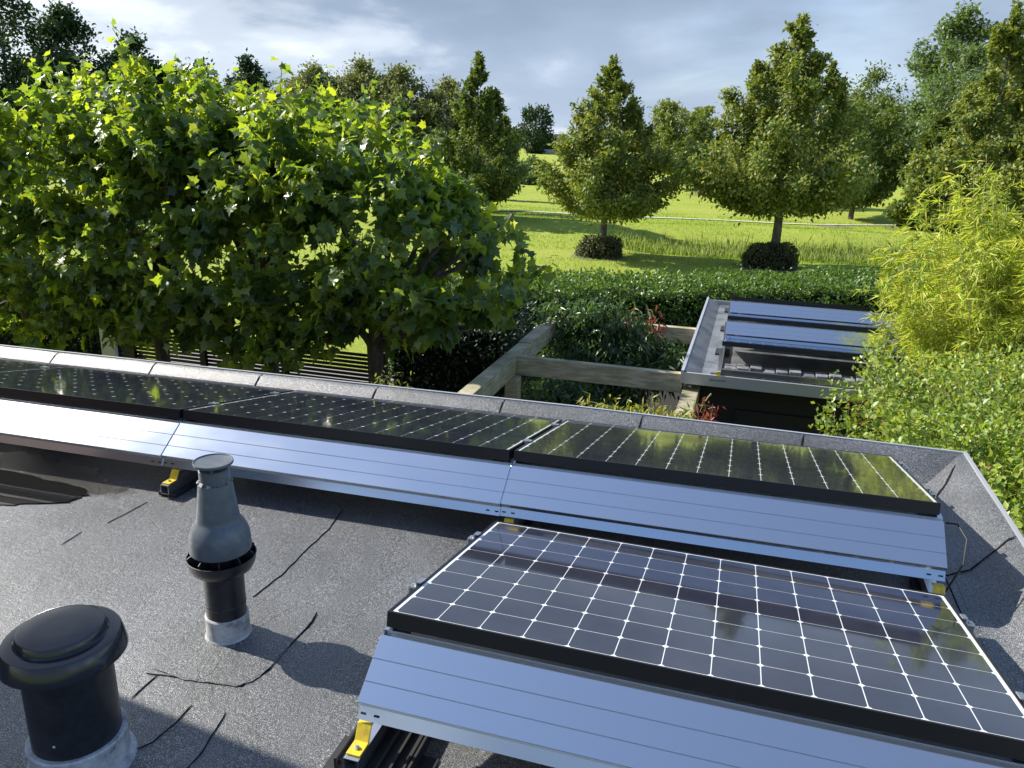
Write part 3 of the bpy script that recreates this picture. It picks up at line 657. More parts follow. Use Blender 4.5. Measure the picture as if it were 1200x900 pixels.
# front rail and ballast blocks
fb = MB().box(.725, 2.38, 5.985+.0, 6.03, SZ+.07, SZ+.12).build('cross_rail', M['alu']); tag(fb, 'blue-white metal rail along the foot of the front shed row', 'rail')
ORD = 'first second third fourth fifth sixth seventh eighth ninth tenth eleventh twelfth thirteenth'.split()
for i in range(13):
    b_ = MB().box(.75+i*.124, .75+i*.124+.112, 6.12+.01*(i % 3), 6.30, SZ+.0035, SZ+.10+.012*((i*7) % 3)).build('ballast_block', M['paver'], bevel=.006)
    tag(b_, ORD[i]+' grey ballast block from the left under the front shed panel', 'ballast block', 'ballast blocks under the front shed panel')

# ------------------------------------------------------------------ pergola
pg = empty('timber_pergola', (-1.45, 6.0, G)); tag(pg, 'weathered square-beam pergola between the flat roof and the garden shed', 'pergola')
def pp(o): o.parent = pg; o.location = (1.45, -6.0, -G); return o
def beam(a, b, w, h, name='beam'):
    m = MB(); bar(m, a, b, w, h); o = m.build(name, M['beam'], bevel=.006); 
    return pp(o)
BW, BH = .15, .20; ZB = -.905
beam((-1.45, 2.75, ZB), (-1.45, 6.55, ZB), BW, BH); beam((-1.45, 6.552, ZB+.012), (-1.45, 8.16, ZB+.012), BW, BH)
beam((-1.374, 6.02, ZB-.004), (.36, 6.02, ZB-.004), .085, BH); beam((-1.374, 8.10, ZB-.004), (.33, 8.10, ZB-.004), .10, BH)
beam((.45, 2.9, ZB-.16), (.45, 6.20, ZB-.16), .16, .18)
for x, y in ((-1.385, 5.90), (-1.45, 8.05), (-1.45, 2.85), (.45, 2.95)):
    m = MB().box(x-.07, x+.07, y-.07, y+.07, G, ZB-BH-.002 if x < 0 else ZB-.345); pp(m.build('post', M['beam'], bevel=.006))

# ------------------------------------------------------------------ slat fence
sf = empty('slat_fence', (-6, 7.4, G)); tag(sf, 'dark horizontal slat fence glimpsed under the plane trees on the left', 'fence')
m = MB()
for i in range(33):
    z = -1.50-i*.056; m.box(-7.85, -3.55, 7.39, 7.405, z-.040, z)
o = m.build('slat_panel', M['slat'], sf); o.location = (6, -7.4, -G)
for x in (-7.62, -6.40, -5.08, -3.6):
    o = MB().box(x-.045, x+.045, 7.33, 7.388, G, -1.45).build('post', M['slat'], sf); o.location = (6, -7.4, -G)
wp = MB().box(-8.18, -7.93, 7.35, 7.40, G, -1.52).build('gate_board', M['white_paint']); tag(wp, 'white painted board at the left end of the slat fence', 'board')

# ------------------------------------------------------------------ trees
def limb_path(rng, a, b, sag=.1, n=5):
    a = np.array(a); b = np.array(b); pts = []
    for i in range(n+1):
        t_ = i/n; p = a+(b-a)*t_; p[2] += sag*math.sin(math.pi*t_); pts.append(p+rng.normal(size=3)*.02*np.linalg.norm(b-a)*(0 < i < n))
    return pts
def make_tree(label, x, y, H, rad, seed, leaf, lsize, nleaf, shape='pyramid', trunk_h=.22, tr=.14, nl=90, cat='tree', group=None, z=None, clump=.17, name='hornbeam_tree', zlo=None, bark=None, aspect=1):
    rng = np.random.default_rng(seed); z0 = terr(x, y) if z is None else z
    root = empty(name, (x, y, z0)); tag(root, label, cat, group)
    mb = MB(); mb.tube([(0, 0, -.1), (0.02, 0, H*trunk_h*.5), (.0, .02, H*trunk_h), (0, 0, H*.55), (.03, 0, H*.93)], [tr*1.25, tr, tr*.85, tr*.45, tr*.08], 8)
    P = []; hb = H*trunk_h*.8
    def env(t_):   # t_ 0 bottom of crown, 1 top -> radius fraction
        if shape == 'pyramid': return (min(1, (t_+.10)/.30)**.6)*(1-max(0, t_-.22)/.78)**.86 if t_ < 1 else 0
        if shape == 'round': return max(0, 1-(2*t_-1)**2)**.5
        if shape == 'column': return (min(1, (t_+.03)/.15)**.6)*max(0, 1-t_**2.2)
        return max(0, 1-abs(2*t_-.8)**2.2)**.6
    ends = []
    spikes = [(rng.uniform(0, 2*math.pi), rng.uniform(.35, .75)) for _ in range(9)]
    for i in range(nl):
        t_ = rng.uniform(0, 1)**(1.5 if shape == 'pyramid' else 1.1)*.97; a = rng.uniform(0, 2*math.pi)
        lob = 1+(.22 if shape == 'pyramid' else .34)*noise.noise(Vector((math.cos(a)*1.6, math.sin(a)*1.6, t_*4+seed)))+.12*noise.noise(Vector((math.cos(a)*5, math.sin(a)*5, t_*9+seed)))
        r = rad*env(t_)*lob*rng.uniform(.8, 1.04)
        if shape == 'pyramid' and rng.random() < .12: r *= .8; t_ = min(.99, t_+.10)
        zt_ = hb+(H-hb)*t_
        e = np.array([r*math.cos(a), r*math.sin(a)*aspect, zt_])
        up_ = {'pyramid': .75, 'round': .5, 'column': .8}.get(shape, .5)*r
        s = np.array([0, 0, max(hb*.9, zt_-up_-.2*H*.1)])
        path = limb_path(rng, s, e, -.06*r, 4); ends.append((path, r))
        if i % 2 == 0: mb.tube(path, [tr*.28, tr*.2, tr*.13, tr*.08, tr*.03], 4, cap=False)
    mb.build('trunk', bark or M['bark'], root, smooth=True)
    # leaves spread along outer part of each limb
    per = nleaf//len(ends)
    for path, r in ends:
        k = int(per*(.4+.9*r/rad))+6; u = rng.uniform(.25, 1.02, size=k)**.7; arr = np.array(path); idx = np.clip(u*4, 0, 3.999); i0 = idx.astype(int); fr = (idx-i0)[:, None]
        c = arr[i0]*(1-fr)+arr[i0+1]*fr
        sp = clump*rad*(.35+.65*(1-u))[:, None]*.55+.05
        c = c+rng.normal(size=(k, 3))*sp*np.array([1, 1, .8])*(min(1, .22+.95*r/rad) if shape == 'pyramid' else 1); P.append(c)
    if shape == 'pyramid':
        k = nleaf//60; hh = rng.uniform(.80, 1.03, size=k)*H; c = np.stack([rng.normal(size=k)*.34*rad*(1.09-hh/H), rng.normal(size=k)*.34*rad*(1.09-hh/H), hh], 1); P.append(c)
        for (a, q) in spikes:
            k = nleaf//90; b0 = np.array([math.cos(a)*rad*.62*(1-q*.55), math.sin(a)*rad*.62*(1-q*.55), hb+(H-hb)*q*.85]); tt = rng.uniform(0, 1, size=k)[:, None]
            c = b0+tt*np.array([0, 0, H*.13])+rng.normal(size=(k, 3))*np.array([.13, .13, .1])*(1.15-tt)*rad*.35; P.append(c)
    P = np.concatenate(P); n = len(P)
    out_ = P-np.array([0, 0, H*.5]); out_ /= np.linalg.norm(out_, axis=1, keepdims=True)+1e-6
    Nn = rdirs(rng, n)*.75+out_*.35+np.array([0, 0, .75]); T = rdirs(rng, n)+out_*.6+np.array([0, 0, -.2])
    leaves('crown', P, T, Nn, lsize*rng.uniform(.7, 1.25, size=n), tpl_oval(), M[leaf], root)
    return root
# meadow trees
make_tree('pyramid-shaped olive hornbeam in the middle of the meadow, clipped bush at its foot', -4.95, 30.6, 7.35, 3.0, 11, 'horn_leaf2', .165, 36000, trunk_h=.32, tr=.13, nl=120)
make_tree('tallest pointed hornbeam right of centre on the meadow, clipped bush at its foot', 1.77, 31.0, 8.75, 3.8, 12, 'horn_leaf2', .17, 52000, trunk_h=.36, tr=.16, nl=150)
make_tree('dark pointed tree just right of the plane trees, left of the meadow gap', -13.6, 39.7, 8.0, 2.7, 13, 'horn_leaf', .24, 17000, trunk_h=.15)
make_tree('rounder brownish tree close behind the dark pointed tree left of the meadow gap', -15.9, 46.5, 6.6, 2.2, 14, 'horn_leaf2', .26, 11000, trunk_h=.15)
make_tree('slim dark tree at the left edge of the far field gap', -17.2, 56.3, 6.0, 1.0, 15, 'horn_leaf', .28, 5000, 'column', trunk_h=.1)
make_tree('round olive tree with thin trunk far behind, between the two meadow hornbeams', -6.9, 80, 8.6, 3.7, 16, 'horn_leaf2', .36, 12000, 'round', trunk_h=.25, tr=.2)
make_tree('lighter small tree in front of the far round tree between the two hornbeams', -4.0, 72, 6.4, 2.7, 17, 'horn_leaf', .32, 9000, 'round', trunk_h=.25, tr=.14)
make_tree('dark olive tree half hidden behind the right side of the tallest hornbeam', 6.9, 55, 7.4, 3.5, 18, 'horn_leaf', .28, 16000, 'round', trunk_h=.22, tr=.15)
make_tree('small spire-topped tree peeping out left of the tallest hornbeam', 1.0, 62, 8.0, 2.4, 19, 'horn_leaf', .3, 8000, trunk_h=.2)
make_tree('large hornbeam at the right edge above the bamboo', 12.3, 47.0, 11.2, 4.0, 20, 'horn_leaf2', .25, 34000, trunk_h=.06, tr=.2, nl=120)
make_tree('second hornbeam at the right edge, darker and lower, behind the bamboo', 10.3, 50.5, 6.4, 2.3, 21, 'horn_leaf', .27, 13000, trunk_h=.05, tr=.15)
make_tree('hornbeam cut by the right photo edge behind the bamboo', 14.2, 42.5, 8.0, 3.2, 29, 'horn_leaf2', .27, 13000, trunk_h=.05, tr=.2)
# far tall trees
def far(label, x, y, H, rad, seed, leaf, ls, n, shape='blob', **k): return make_tree(label, x, y, H, rad, seed, leaf, ls, n, shape, trunk_h=k.pop('trunk_h', .08), tr=.3, nl=k.pop('nl', 90), clump=k.pop('clump', .35), name=k.pop('name', 'broadleaf_tree'), group='trees on the far side of the meadow', **k)
far('tall grey-green poplar at the upper right, left one of the pair', 31, 158, 25, 8.0, 31, 'poplar_leaf', .75, 15000, name='poplar_tree')
far('tall grey-green poplar at the upper right, right one of the pair', 46, 168, 29, 8.5, 32, 'poplar_leaf', .8, 15000, name='poplar_tree')
far('light green feathery tree in front of the tall poplars', 24, 112, 13.0, 6.5, 33, 'poplar_leaf', .5, 15000, name='willow_tree')
far('yellow-green bushy tree left of the light feathery one', 15, 125, 13.0, 6.5, 34, 'horn_leaf', .5, 11000)
far('bushy tree right of the light feathery one below the poplars', 34, 110, 13.5, 6.5, 35, 'poplar_leaf', .5, 12000)
far('dark bushy tree beneath the right poplar', 30, 92, 10, 5, 36, 'horn_leaf', .42, 9000)
WX = [(-67, 116, 14, 6.0), (-60, 118, 15, 6.0), (-53, 117, 13.8, 6.0), (-46, 119, 12.5, 5.0)]
wl = ['leftmost of the four pale willows on the skyline', 'tallest pale willow on the skyline, second from the left', 'third pale willow from the left on the skyline', 'lowest pale willow on the skyline, rightmost of the four']
for i, (x, y, H, r) in enumerate(WX): far(wl[i], x, y, H, r+1.2, 40+i, 'willow_leaf', .6, 15000, name='willow_tree')
dl = [('tall dark tree in the top left corner of the photo', -69, 62, 17.5, 6.5), ('dark tree second from the top left corner', -66, 66.5, 15.5, 5.5), ('dark tree third from the left on the skyline, sloping down to the right', -62, 71, 13.2, 5.2),
      ('low dark tree between the tall dark trees and the pointed dark one', -57, 75, 10.8, 5.0), ('pointed dark tree standing alone on the skyline above the plane trees', -54.7, 80, 12.2, 3.8)]
for i, (lb, x, y, H, r) in enumerate(dl): far(lb, x, y, H, r, 50+i, 'dark_leaf', .5, 17000)
far('round tree beside the far farm building', -60, 222, 13, 5.2, 60, 'dark_leaf', .9, 3000, 'round')
far('low bushy tree at the left foot of the far field gap', -21, 78, 2.4, 2.2, 61, 'poplar_leaf', .35, 5000)
far('low bushy tree at the right foot of the far field gap', -15.5, 84, 3.6, 2.4, 62, 'horn_leaf', .35, 4500)
far('round far tree on the left of the pale willows', -82, 120, 12, 6, 63, 'dark_leaf', .55, 6000, 'round')
# background hedgerow as distant mass
rng = np.random.default_rng(70); n = 60000
t_ = rng.uniform(0, 1, n); xx = -330+t_*560; yy = 330+20*np.sin(t_*9); hh = 6+3*np.sin(t_*23)+2*np.sin(t_*61+1)
P = np.stack([xx+rng.normal(size=n)*2, yy+rng.normal(size=n)*5, G+rng.uniform(0, 1, n)*hh], 1)
o = leaves('distant_woodland', P, rdirs(rng, n), rdirs(rng, n)+np.array([0, 0, .6]), rng.uniform(1.0, 2.0, n), tpl_oval(), M['dark_leaf']); tag(o, 'low band of distant woods on the horizon', 'woodland', kind='stuff')
# far farm building
fb = empty('farm_building', (-56, 228, terr(-56, 228))); tag(fb, 'tiny dark farm building with a white base on the horizon between the trees', 'building')
MB().box(-6, 6, -3, 3, 0, 1.2).build('base_wall', M['white_paint'], fb); MB().box(-6, 3.5, -3.02, 3.02, 1.201, 2.8).build('wall', M['wall_dark'], fb)
MB().prism_x([(-3.4, 2.801), (3.4, 2.801), (0, 5.4)], -6.3, 3.8).build('roof', M['roof_tile'], fb)
MB().box(3.81, 4.8, -3.1, 3, 1.201, 3.6).build('annex', M['white_paint'], fb)

def bush(name, label, cat, cx, cy, rx, ry, h, leaf, ls, n, seed, z=None, box=.5, group=None, core=True, rot=0):
    rng = np.random.default_rng(seed); z0 = terr(cx, cy) if z is None else z
    root = empty(name, (cx, cy, z0), (0, 0, rot)); tag(root, label, cat, group)
    d = rdirs(rng, n); d[:, 2] = np.abs(d[:, 2])
    # superellipsoid
    e = box; s = (np.abs(d)**(2/(e*2)) if False else np.abs(d)**4).sum(1)**(-.25)
    rr = s*(1-.18*rng.uniform(0, 1, n)**2)*(1+.22*np.array([noise.noise(Vector(q)*2.2+Vector((seed, 0, 0))) for q in d*1.0]))
    P = d*rr[:, None]*np.array([rx, ry, h]); Nn = d*np.array([1, 1, 1])+rdirs(rng, n)*.8; T = rdirs(rng, n)+np.array([0, 0, .3])
    leaves('foliage', P, T, Nn, ls*rng.uniform(.7, 1.3, n), tpl_oval(), M[leaf], root)
    if core:
        mb = MB(); mb.lathe([(.8, 0), (.86, .3), (.84, .7), (.6, .86), (.0, .9)], 20)
        mb.v = [(x*rx, y*ry, z*h) for x, y, z in mb.v]; mb.build('stems_or_core', M['core'], root)  # solid dark core inside the leaf shell
    return root
bush('clipped_bush', 'dark clipped bush around the trunk of the olive hornbeam in mid meadow', 'bush', -4.95, 30.2, .84, .7, .80, 'bush_leaf', .10, 3200, 80, group='clipped bushes at the tree feet')
bush('clipped_bush', 'dark clipped bush around the trunk of the tallest hornbeam', 'bush', 1.65, 30.6, 1.0, .8, .88, 'bush_leaf', .10, 3800, 81, group='clipped bushes at the tree feet')
for i, (x, y, r) in enumerate(((-4.95, 30.1, 1.15), (1.7, 30.5, 1.35), (9.5, 50, 1.2), (-3.8, 71.5, 1.2), (5.5, 49, 1.0))):
    v = [(x, y, terr(x, y)+.03)]; k = 28
    for a in range(k):
        an = 2*math.pi*a/k; q = r*(1+.25*noise.noise(Vector((math.cos(an)*2, math.sin(an)*2, i)))); px_, py_ = x+q*math.cos(an), y+q*.8*math.sin(an); v.append((px_, py_, terr(px_, py_)+.015))
    tag(mesh_obj('bare_ground', v, [(0, a+1, (a+1) % k+1) for a in range(k)], M['bare']), kind='structure')
# reeds in the ditch
rng = np.random.default_rng(90); n = 26000
xx = rng.uniform(-5.5, 14, n); yy = 36.5+.12*xx+rng.normal(size=n)*.95
keep = rng.uniform(0, 1, n) < np.clip((xx+6)/6, .15, 1); xx = xx[keep]; yy = yy[keep]; n = len(xx)
zz = np.array([terr(a, b) for a, b in zip(xx, yy)])
T = rng.normal(size=(n, 3))*.22+np.array([0.08, 0, 1]); 
o = leaves('reed_bed', np.stack([xx, yy, zz], 1), T, rdirs(rng, n), rng.uniform(.2, .55, n), tpl_lance(.035), M['reed']); tag(o, 'strip of pale reeds growing in the ditch across the meadow', 'reeds', kind='stuff')
# rough grass tufts on the near meadow
n = 60000; xx = rng.uniform(-16, 12, n); yy = rng.uniform(17, 52, n); keep = np.array([noise.noise(Vector((a*.35, b*.5, 3))) > -.1 for a, b in zip(xx, yy)]); xx = xx[keep]; yy = yy[keep]; n = len(xx)
zz = np.array([terr(a, b) for a, b in zip(xx, yy)])
o = leaves('meadow_grass', np.stack([xx, yy, zz], 1), rng.normal(size=(n, 3))*.35+np.array([0, 0, 1]), rdirs(rng, n), rng.uniform(.05, .14, n), tpl_lance(.10), M['grass_blade']); tag(o, 'short rough grass of the meadow', 'grass', kind='stuff')

# ------------------------------------------------------------------ hedges
def hedge(label, a, b, depth, h, leaf, ls, n, seed, amp=.10, cat='hedge'):
    rng = np.random.default_rng(seed); a = np.array(a, float); b = np.array(b, float); L_ = np.linalg.norm(b-a); u = (b-a)/L_; w = np.array([-u[1], u[0]])
    root = empty('garden_hedge', (a[0], a[1], G)); tag(root, label, cat)
    root.rotation_euler = (0, 0, math.atan2(u[1], u[0]))
    area = np.array([L_*depth, L_*h, L_*h*.5, depth*h, depth*h]); pr = area/area.sum(); side = rng.choice(5, size=n, p=pr)
    s, t_ = rng.uniform(0, 1, n), rng.uniform(0, 1, n); P = np.zeros((n, 3)); Nn = np.zeros((n, 3))
    def st(k, x, y, z, nn): q = side == k; P[q] = np.stack([x[q], y[q], z[q]], 1); Nn[q] = nn
    one = np.ones(n)
    st(0, s*L_, t_*depth, one*h, (0, 0, 1)); st(1, s*L_, 0*one, t_*h, (0, -1, 0)); st(2, s*L_, depth*one, (.5+t_*.5)*h, (0, 1, 0)); st(3, 0*one, s*depth, t_*h, (-1, 0, 0)); st(4, L_*one, s*depth, t_*h, (1, 0, 0))
    nz = np.array([noise.noise(Vector(p)*1.3)*.7+noise.noise(Vector(p)*4)*.5 for p in P]); P = P+Nn*((nz*amp*2)-rng.uniform(0, 1, n)**2*.18+amp*.3)[:, None]
    sprig = rng.uniform(0, 1, n) < .06; P[sprig] += Nn[sprig]*rng.uniform(0, .16, sprig.sum())[:, None]
    T = rdirs(rng, n)+Nn*.5; N2 = Nn*.6+rdirs(rng, n)*.7+np.array([0, 0, .35])
    leaves('foliage', P, T, N2, ls*rng.uniform(.7, 1.3, n), tpl_oval(), M[leaf], root)
    MB().box(.12, L_-.12, .14, depth-.14, 0, h-.16).build('stems_or_core', M['core'], root)  # solid dark box filling the hedge behind its leaves
    return root
hedge('long laurel hedge with sunlit top between the garden and the meadow', (-5.4, 11.52), (9.0, 19.2), 2.2, 1.75, 'hedge_leaf', .08, 62000, 100)
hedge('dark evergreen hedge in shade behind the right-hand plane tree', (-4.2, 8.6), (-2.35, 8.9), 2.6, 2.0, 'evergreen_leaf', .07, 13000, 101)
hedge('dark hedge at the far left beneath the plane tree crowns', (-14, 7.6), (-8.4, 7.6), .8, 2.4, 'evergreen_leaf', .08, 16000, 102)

# ------------------------------------------------------------------ plane trees (pleached row)
def topz(x):
    pts = [(-10.5, 1.15), (-9.2, 1.2), (-8.4, 1.35), (-7.7, 1.8), (-6.8, 1.9), (-6.4, 1.55), (-5.55, 2.1), (-5.1, 1.65), (-4.1, 1.72), (-3.3, 1.5), (-2.7, 1.1), (-2.3, .7), (-2.0, .4), (-1.6, .1), (-1.25, -.02)]
    for (a, za), (b, zb_) in zip(pts[:-1], pts[1:]):
        if a <= x <= b: return za+(zb_-za)*(x-a)/(b-a)
    return 1.4 if x < -10 else -.2
def botz(x): 
    pts = [(-11, -1.75), (-8.4, -1.7), (-6.9, -1.35), (-5.8, -1.1), (-4.4, -1.3), (-3.4, -1.1), (-2.7, -.95), (-2.2, -.7), (-1.9, -.45), (-1.5, -.2), (-1.2, -.05)]
    for (a, za), (b, zb_) in zip(pts[:-1], pts[1:]):
        if a <= x <= b: return za+(zb_-za)*(x-a)/(b-a)
    return -1.5
def plane_tree(label, tx, x0, x1, seed, nshoot=150):
    nshoot = int(nshoot*1.55)
    rng = np.random.default_rng(seed); ty = 6.6
    root = empty('plane_tree', (tx, ty, G)); tag(root, label, 'tree', 'plane trees in a row behind the flat roof')
    org = np.array([tx, ty, G]); mb = MB()
    mb.tube([(0, 0, 0), (.02, 0, .9), (-.02, .02, 1.7), (0, 0, 2.3)], [.12, .095, .09, .11], 10)
    hubs = []
    for lx in np.linspace(x0+.5, x1-.4, 5):
        for ly, lz in ((-.25, -.9), (.25, -.2), (0, .5)):
            e = np.array([lx, ty+ly+rng.uniform(-.2, .2), lz+rng.uniform(-.25, .25)])-org
            pth_ = limb_path(rng, (0, 0, 2.1), e, .12, 5); mb.tube(pth_, [.06, .05, .042, .035, .028, .02], 6, cap=False); hubs.append(e)
    mb.build('trunk', M['bark'], root, smooth=True)
    P = []; T = []; Nn = []; S = []; tw = MB()
    hubs = np.array(hubs)
    for i in range(nshoot):
        x = rng.uniform(x0, x1)
        if x > -2.15 and rng.random() < .78: x -= 1.1
        zt_ = topz(x); zb_ = botz(x); mode = rng.random()
        if mode < .28: y = rng.uniform(5.5, 7.9); z = zt_+rng.normal()*.10-abs(y-6.6)*.25          # over the top
        elif mode < .74: z = zb_+(zt_-zb_)*rng.uniform(0, 1); bulge = 1-((z-(zb_+zt_)/2)/((zt_-zb_)/2+.01))**2; y = 5.9-.65*max(0, bulge)**.5+rng.normal()*.10   # facing side
        else: z = zb_+(zt_-zb_)*rng.uniform(.05, 1); y = rng.uniform(6.5, 7.8)
        z += .12*noise.noise(Vector((x*1.8, y*1.8, z*1.8)))
        stray = rng.random() < .13
        if stray: z += rng.uniform(.12, .42) if mode < .28 else 0; y -= rng.uniform(0, .25) if mode >= .28 else 0
        tip = np.array([x, y, z])-org
        h = hubs[np.argmin(((hubs-tip)**2).sum(1)+rng.uniform(0, .25, len(hubs)))]; 
        v_ = tip-h; Ld = np.linalg.norm(v_); 
        if Ld > 1.25: h = tip-v_/Ld*1.25; Ld = 1.25
        droop = -.05 if z > 0 else .06
        pth_ = limb_path(rng, h, tip, droop, 4)
        if i % 2 == 0: tw.tube(pth_, [.010, .008, .006, .005, .003], 4, cap=False)
        k = int(13+Ld*17); arr = np.array(pth_)
        for j in range(k):
            u = (j+.3)/k; u = .12+.88*u; q = min(u*4, 3.999); i0 = int(q); c = arr[i0]*(1-(q-i0))+arr[i0+1]*(q-i0); d_ = arr[i0+1]-arr[i0]; d_ = d_/np.linalg.norm(d_)
            sd = np.cross(d_, rng.normal(size=3)); sd /= np.linalg.norm(sd); sz = rng.uniform(.07, .185)*(1.0 if u < .88 else .75)*(.85 if stray else 1)
            pet = sd*.85+d_*.55+np.array([0, -.12, .12]); pet /= np.linalg.norm(pet)
            P.append(c+pet*rng.uniform(.04, .09)); t__ = pet*.7+np.array([0, 0, -.45])+rng.normal(size=3)*.35; T.append(t__)
            Nn.append(np.array([-.18, -.10, .8])+rng.normal(size=3)*.55); S.append(sz)
    tw.build('twigs', M['twig'], root)
    leaves('crown', np.array(P), np.array(T), np.array(Nn), np.array(S), tpl_plane(), M['plane_leaf'], root)
    return root
plane_tree('plane tree at the left edge of the photo, its crown filling the left side', -8.6, -10.6, -7.3, 201, 170)
plane_tree('second plane tree from the left, trunk in front of the slat fence left part', -6.44, -7.6, -5.5, 202, 165)
plane_tree('third plane tree from the left, trunk before the right part of the slat fence', -4.78, -5.8, -3.9, 203, 160)
plane_tree('rightmost plane tree, crown reaching out towards the pergola', -3.33, -4.2, -1.25, 204, 185)

# ------------------------------------------------------------------ bamboo
def bamboo():
    rng = np.random.default_rng(300); root = empty('bamboo_clump', (3.9, 7.4, G)); tag(root, 'big feathery yellow-green bamboo leaning over the right side of the shed', 'bamboo')
    mb = MB(); P = []; T = []; Nn = []; S = []
    for i in range(210):
        a = rng.uniform(0, 2*math.pi); rb = rng.uniform(0, .85); b0 = np.array([rb*math.cos(a)*1.2, rb*math.sin(a), 0])
        lean = rng.uniform(.15, 1.0); ll = np.array([math.cos(a)*(1.0 if math.cos(a) > 0 else .72), math.sin(a)*.8-.25, 0])*lean*1.5; H = rng.uniform(3.3, 5.0)*(1-.20*lean)
        if i % 5 == 0: H *= .72; ll *= 1.25
        pts = [b0+ll*(t_**2.2)+np.array([0, 0, H*(t_-.10*t_**5*lean)]) for t_ in np.linspace(0, 1, 8)]
        mb.tube(pts, [.011, .011, .010, .009, .007, .005, .004, .002], 5, cap=False)
        arr = np.array(pts); nb = 62
        for j in range(nb):
            t_ = rng.uniform(.30, 1.0); q = min(t_*7, 6.999); i0 = int(q); c = arr[i0]*(1-(q-i0))+arr[i0+1]*(q-i0)
            aa = rng.uniform(0, 2*math.pi); bd = np.array([math.cos(aa), math.sin(aa), rng.uniform(.0, .7)]); bl = rng.uniform(.12, .48)*(1.25-t_*.6)
            e = c+bd*bl
            for m_ in range(14):
                s = rng.uniform(.35, 1.0); p_ = c+(e-c)*s+np.array([0, 0, -.10*s*s]); P.append(p_); T.append(bd*.6+rng.normal(size=3)*.45+np.array([-.15, -.1, -.35])); Nn.append(rng.normal(size=3)*.6+np.array([0, 0, .8])); S.append(rng.uniform(.08, .155))
    mb.build('canes', M['cane'], root, smooth=True)
    leaves('foliage', np.array(P), np.array(T), np.array(Nn), np.array(S), tpl_lance(.058), M['bamboo_leaf'], root)
bamboo()

# ------------------------------------------------------------------ shrubs and climbers
def shoots(rng, starts, ends, per, spread, tip_bias=.4):
    P = []; T = []; paths = []
    for a, b in zip(starts, ends):
        pth_ = np.array(limb_path(rng, a, b, .10*np.linalg.norm(np.array(b)-a), 4)); paths.append(pth_)
        d_ = (pth_[-1]-pth_[0]); d_ /= np.linalg.norm(d_)+1e-6
        for j in range(per):
            u = rng.uniform(0, 1)**tip_bias; q = min(u*4, 3.999); i0 = int(q); c = pth_[i0]*(1-(q-i0))+pth_[i0+1]*(q-i0)
            P.append(c+rng.normal(size=3)*spread); T.append(d_*.6+rng.normal(size=3)*.7)
    return np.array(P), np.array(T), paths
def shrub(name, label, cat, cx, cy, z, region, n, per, leafs, ls, seed, spread=.035, group=None, twig='twig', base_pull=.5, zb=G, lance=False):
    rng = np.random.default_rng(seed); root = empty(name, (cx, cy, zb)); tag(root, label, cat, group); org = np.array([cx, cy, zb])
    ends = np.array([region(rng) for _ in range(n)]); core = np.array([cx, cy, z]); st = ends+(core-ends)*base_pull+rng.normal(size=(n, 3))*.08
    P, T, paths = shoots(rng, st-org, ends-org, per, spread)
    mb = MB(); mb.tube([(0, 0, 0), tuple(core-org)], [.035, .015], 6)
    for p_ in paths[::2]: mb.tube(p_, [.006, .005, .004, .003, .002], 4, cap=False)
    mb.build('stems_or_core', M[twig], root)
    m_ = len(P); Nn = rng.normal(size=(m_, 3))*.6+np.array([-.1, -.1, .9])
    midx = (rng.uniform(0, 1, m_) > .93).astype(int) if len(leafs) > 1 else None
    if len(leafs) > 1:   # reddish leaves bunch at some shoot tips
        red = rng.uniform(0, 1, n) < .014; midx = np.repeat(red, per).astype(int)
    leaves('foliage', P, T+(np.array([0, 0, -.9]) if lance else 0), Nn, ls*rng.uniform(.6, 1.25, m_), tpl_lance(.13) if lance else tpl_oval(), None, root, mats=[M[q] for q in leafs], midx_leaf=midx)
    return root
def reg_shrub(rng):
    # mound beyond the right edge of the roof
    while True:
        x = rng.uniform(1.55, 4.6); y = rng.uniform(2.7, 6.0)
        ztop = -.44+.34*noise.noise(Vector((x*1.5, y*1.5, 0)))+.10*(x-2)*.5-(.35 if x < 1.8 else 0)
        if (x < 2.15 and y < 3.3) or x < 1.68+.12*(y-2.7)-.1: continue
        return np.array([x, y, ztop-rng.uniform(0, 1)**2*.7])
shrub('leafy_shrub', 'bright green leafy shrub between the flat roof corner and the bamboo, some reddish young leaves', 'shrub', 2.9, 4.2, -1.6, reg_shrub, 1150, 30, ['shrub_leaf', 'shrub_red'], .052, 400, .05, base_pull=.35)
def reg_shrub2(rng):
    x = rng.uniform(2.2, 4.4); y = rng.uniform(.4, 3.0); return np.array([x, y, -.58+.26*noise.noise(Vector((x*1.8, y*1.8, 4)))-rng.uniform(0, 1)**2*.5])
shrub('leafy_shrub', 'lower yellow-green shrub alongside the right edge of the flat roof', 'shrub', 3.1, 1.8, -1.5, reg_shrub2, 560, 28, ['shrub_leaf', 'shrub_red'], .048, 401, .05, base_pull=.35)
def reg_sprig(rng): return np.array([rng.uniform(1.55, 1.95), rng.uniform(4.6, 5.2), rng.uniform(-.95, -.55)])
shrub('leafy_shrub', 'thin red-tipped sprig sticking up in front of the shed panels', 'shrub', 1.85, 4.9, -1.5, reg_sprig, 26, 14, ['shrub_leaf', 'shrub_red'], .055, 402, .04, base_pull=.6)
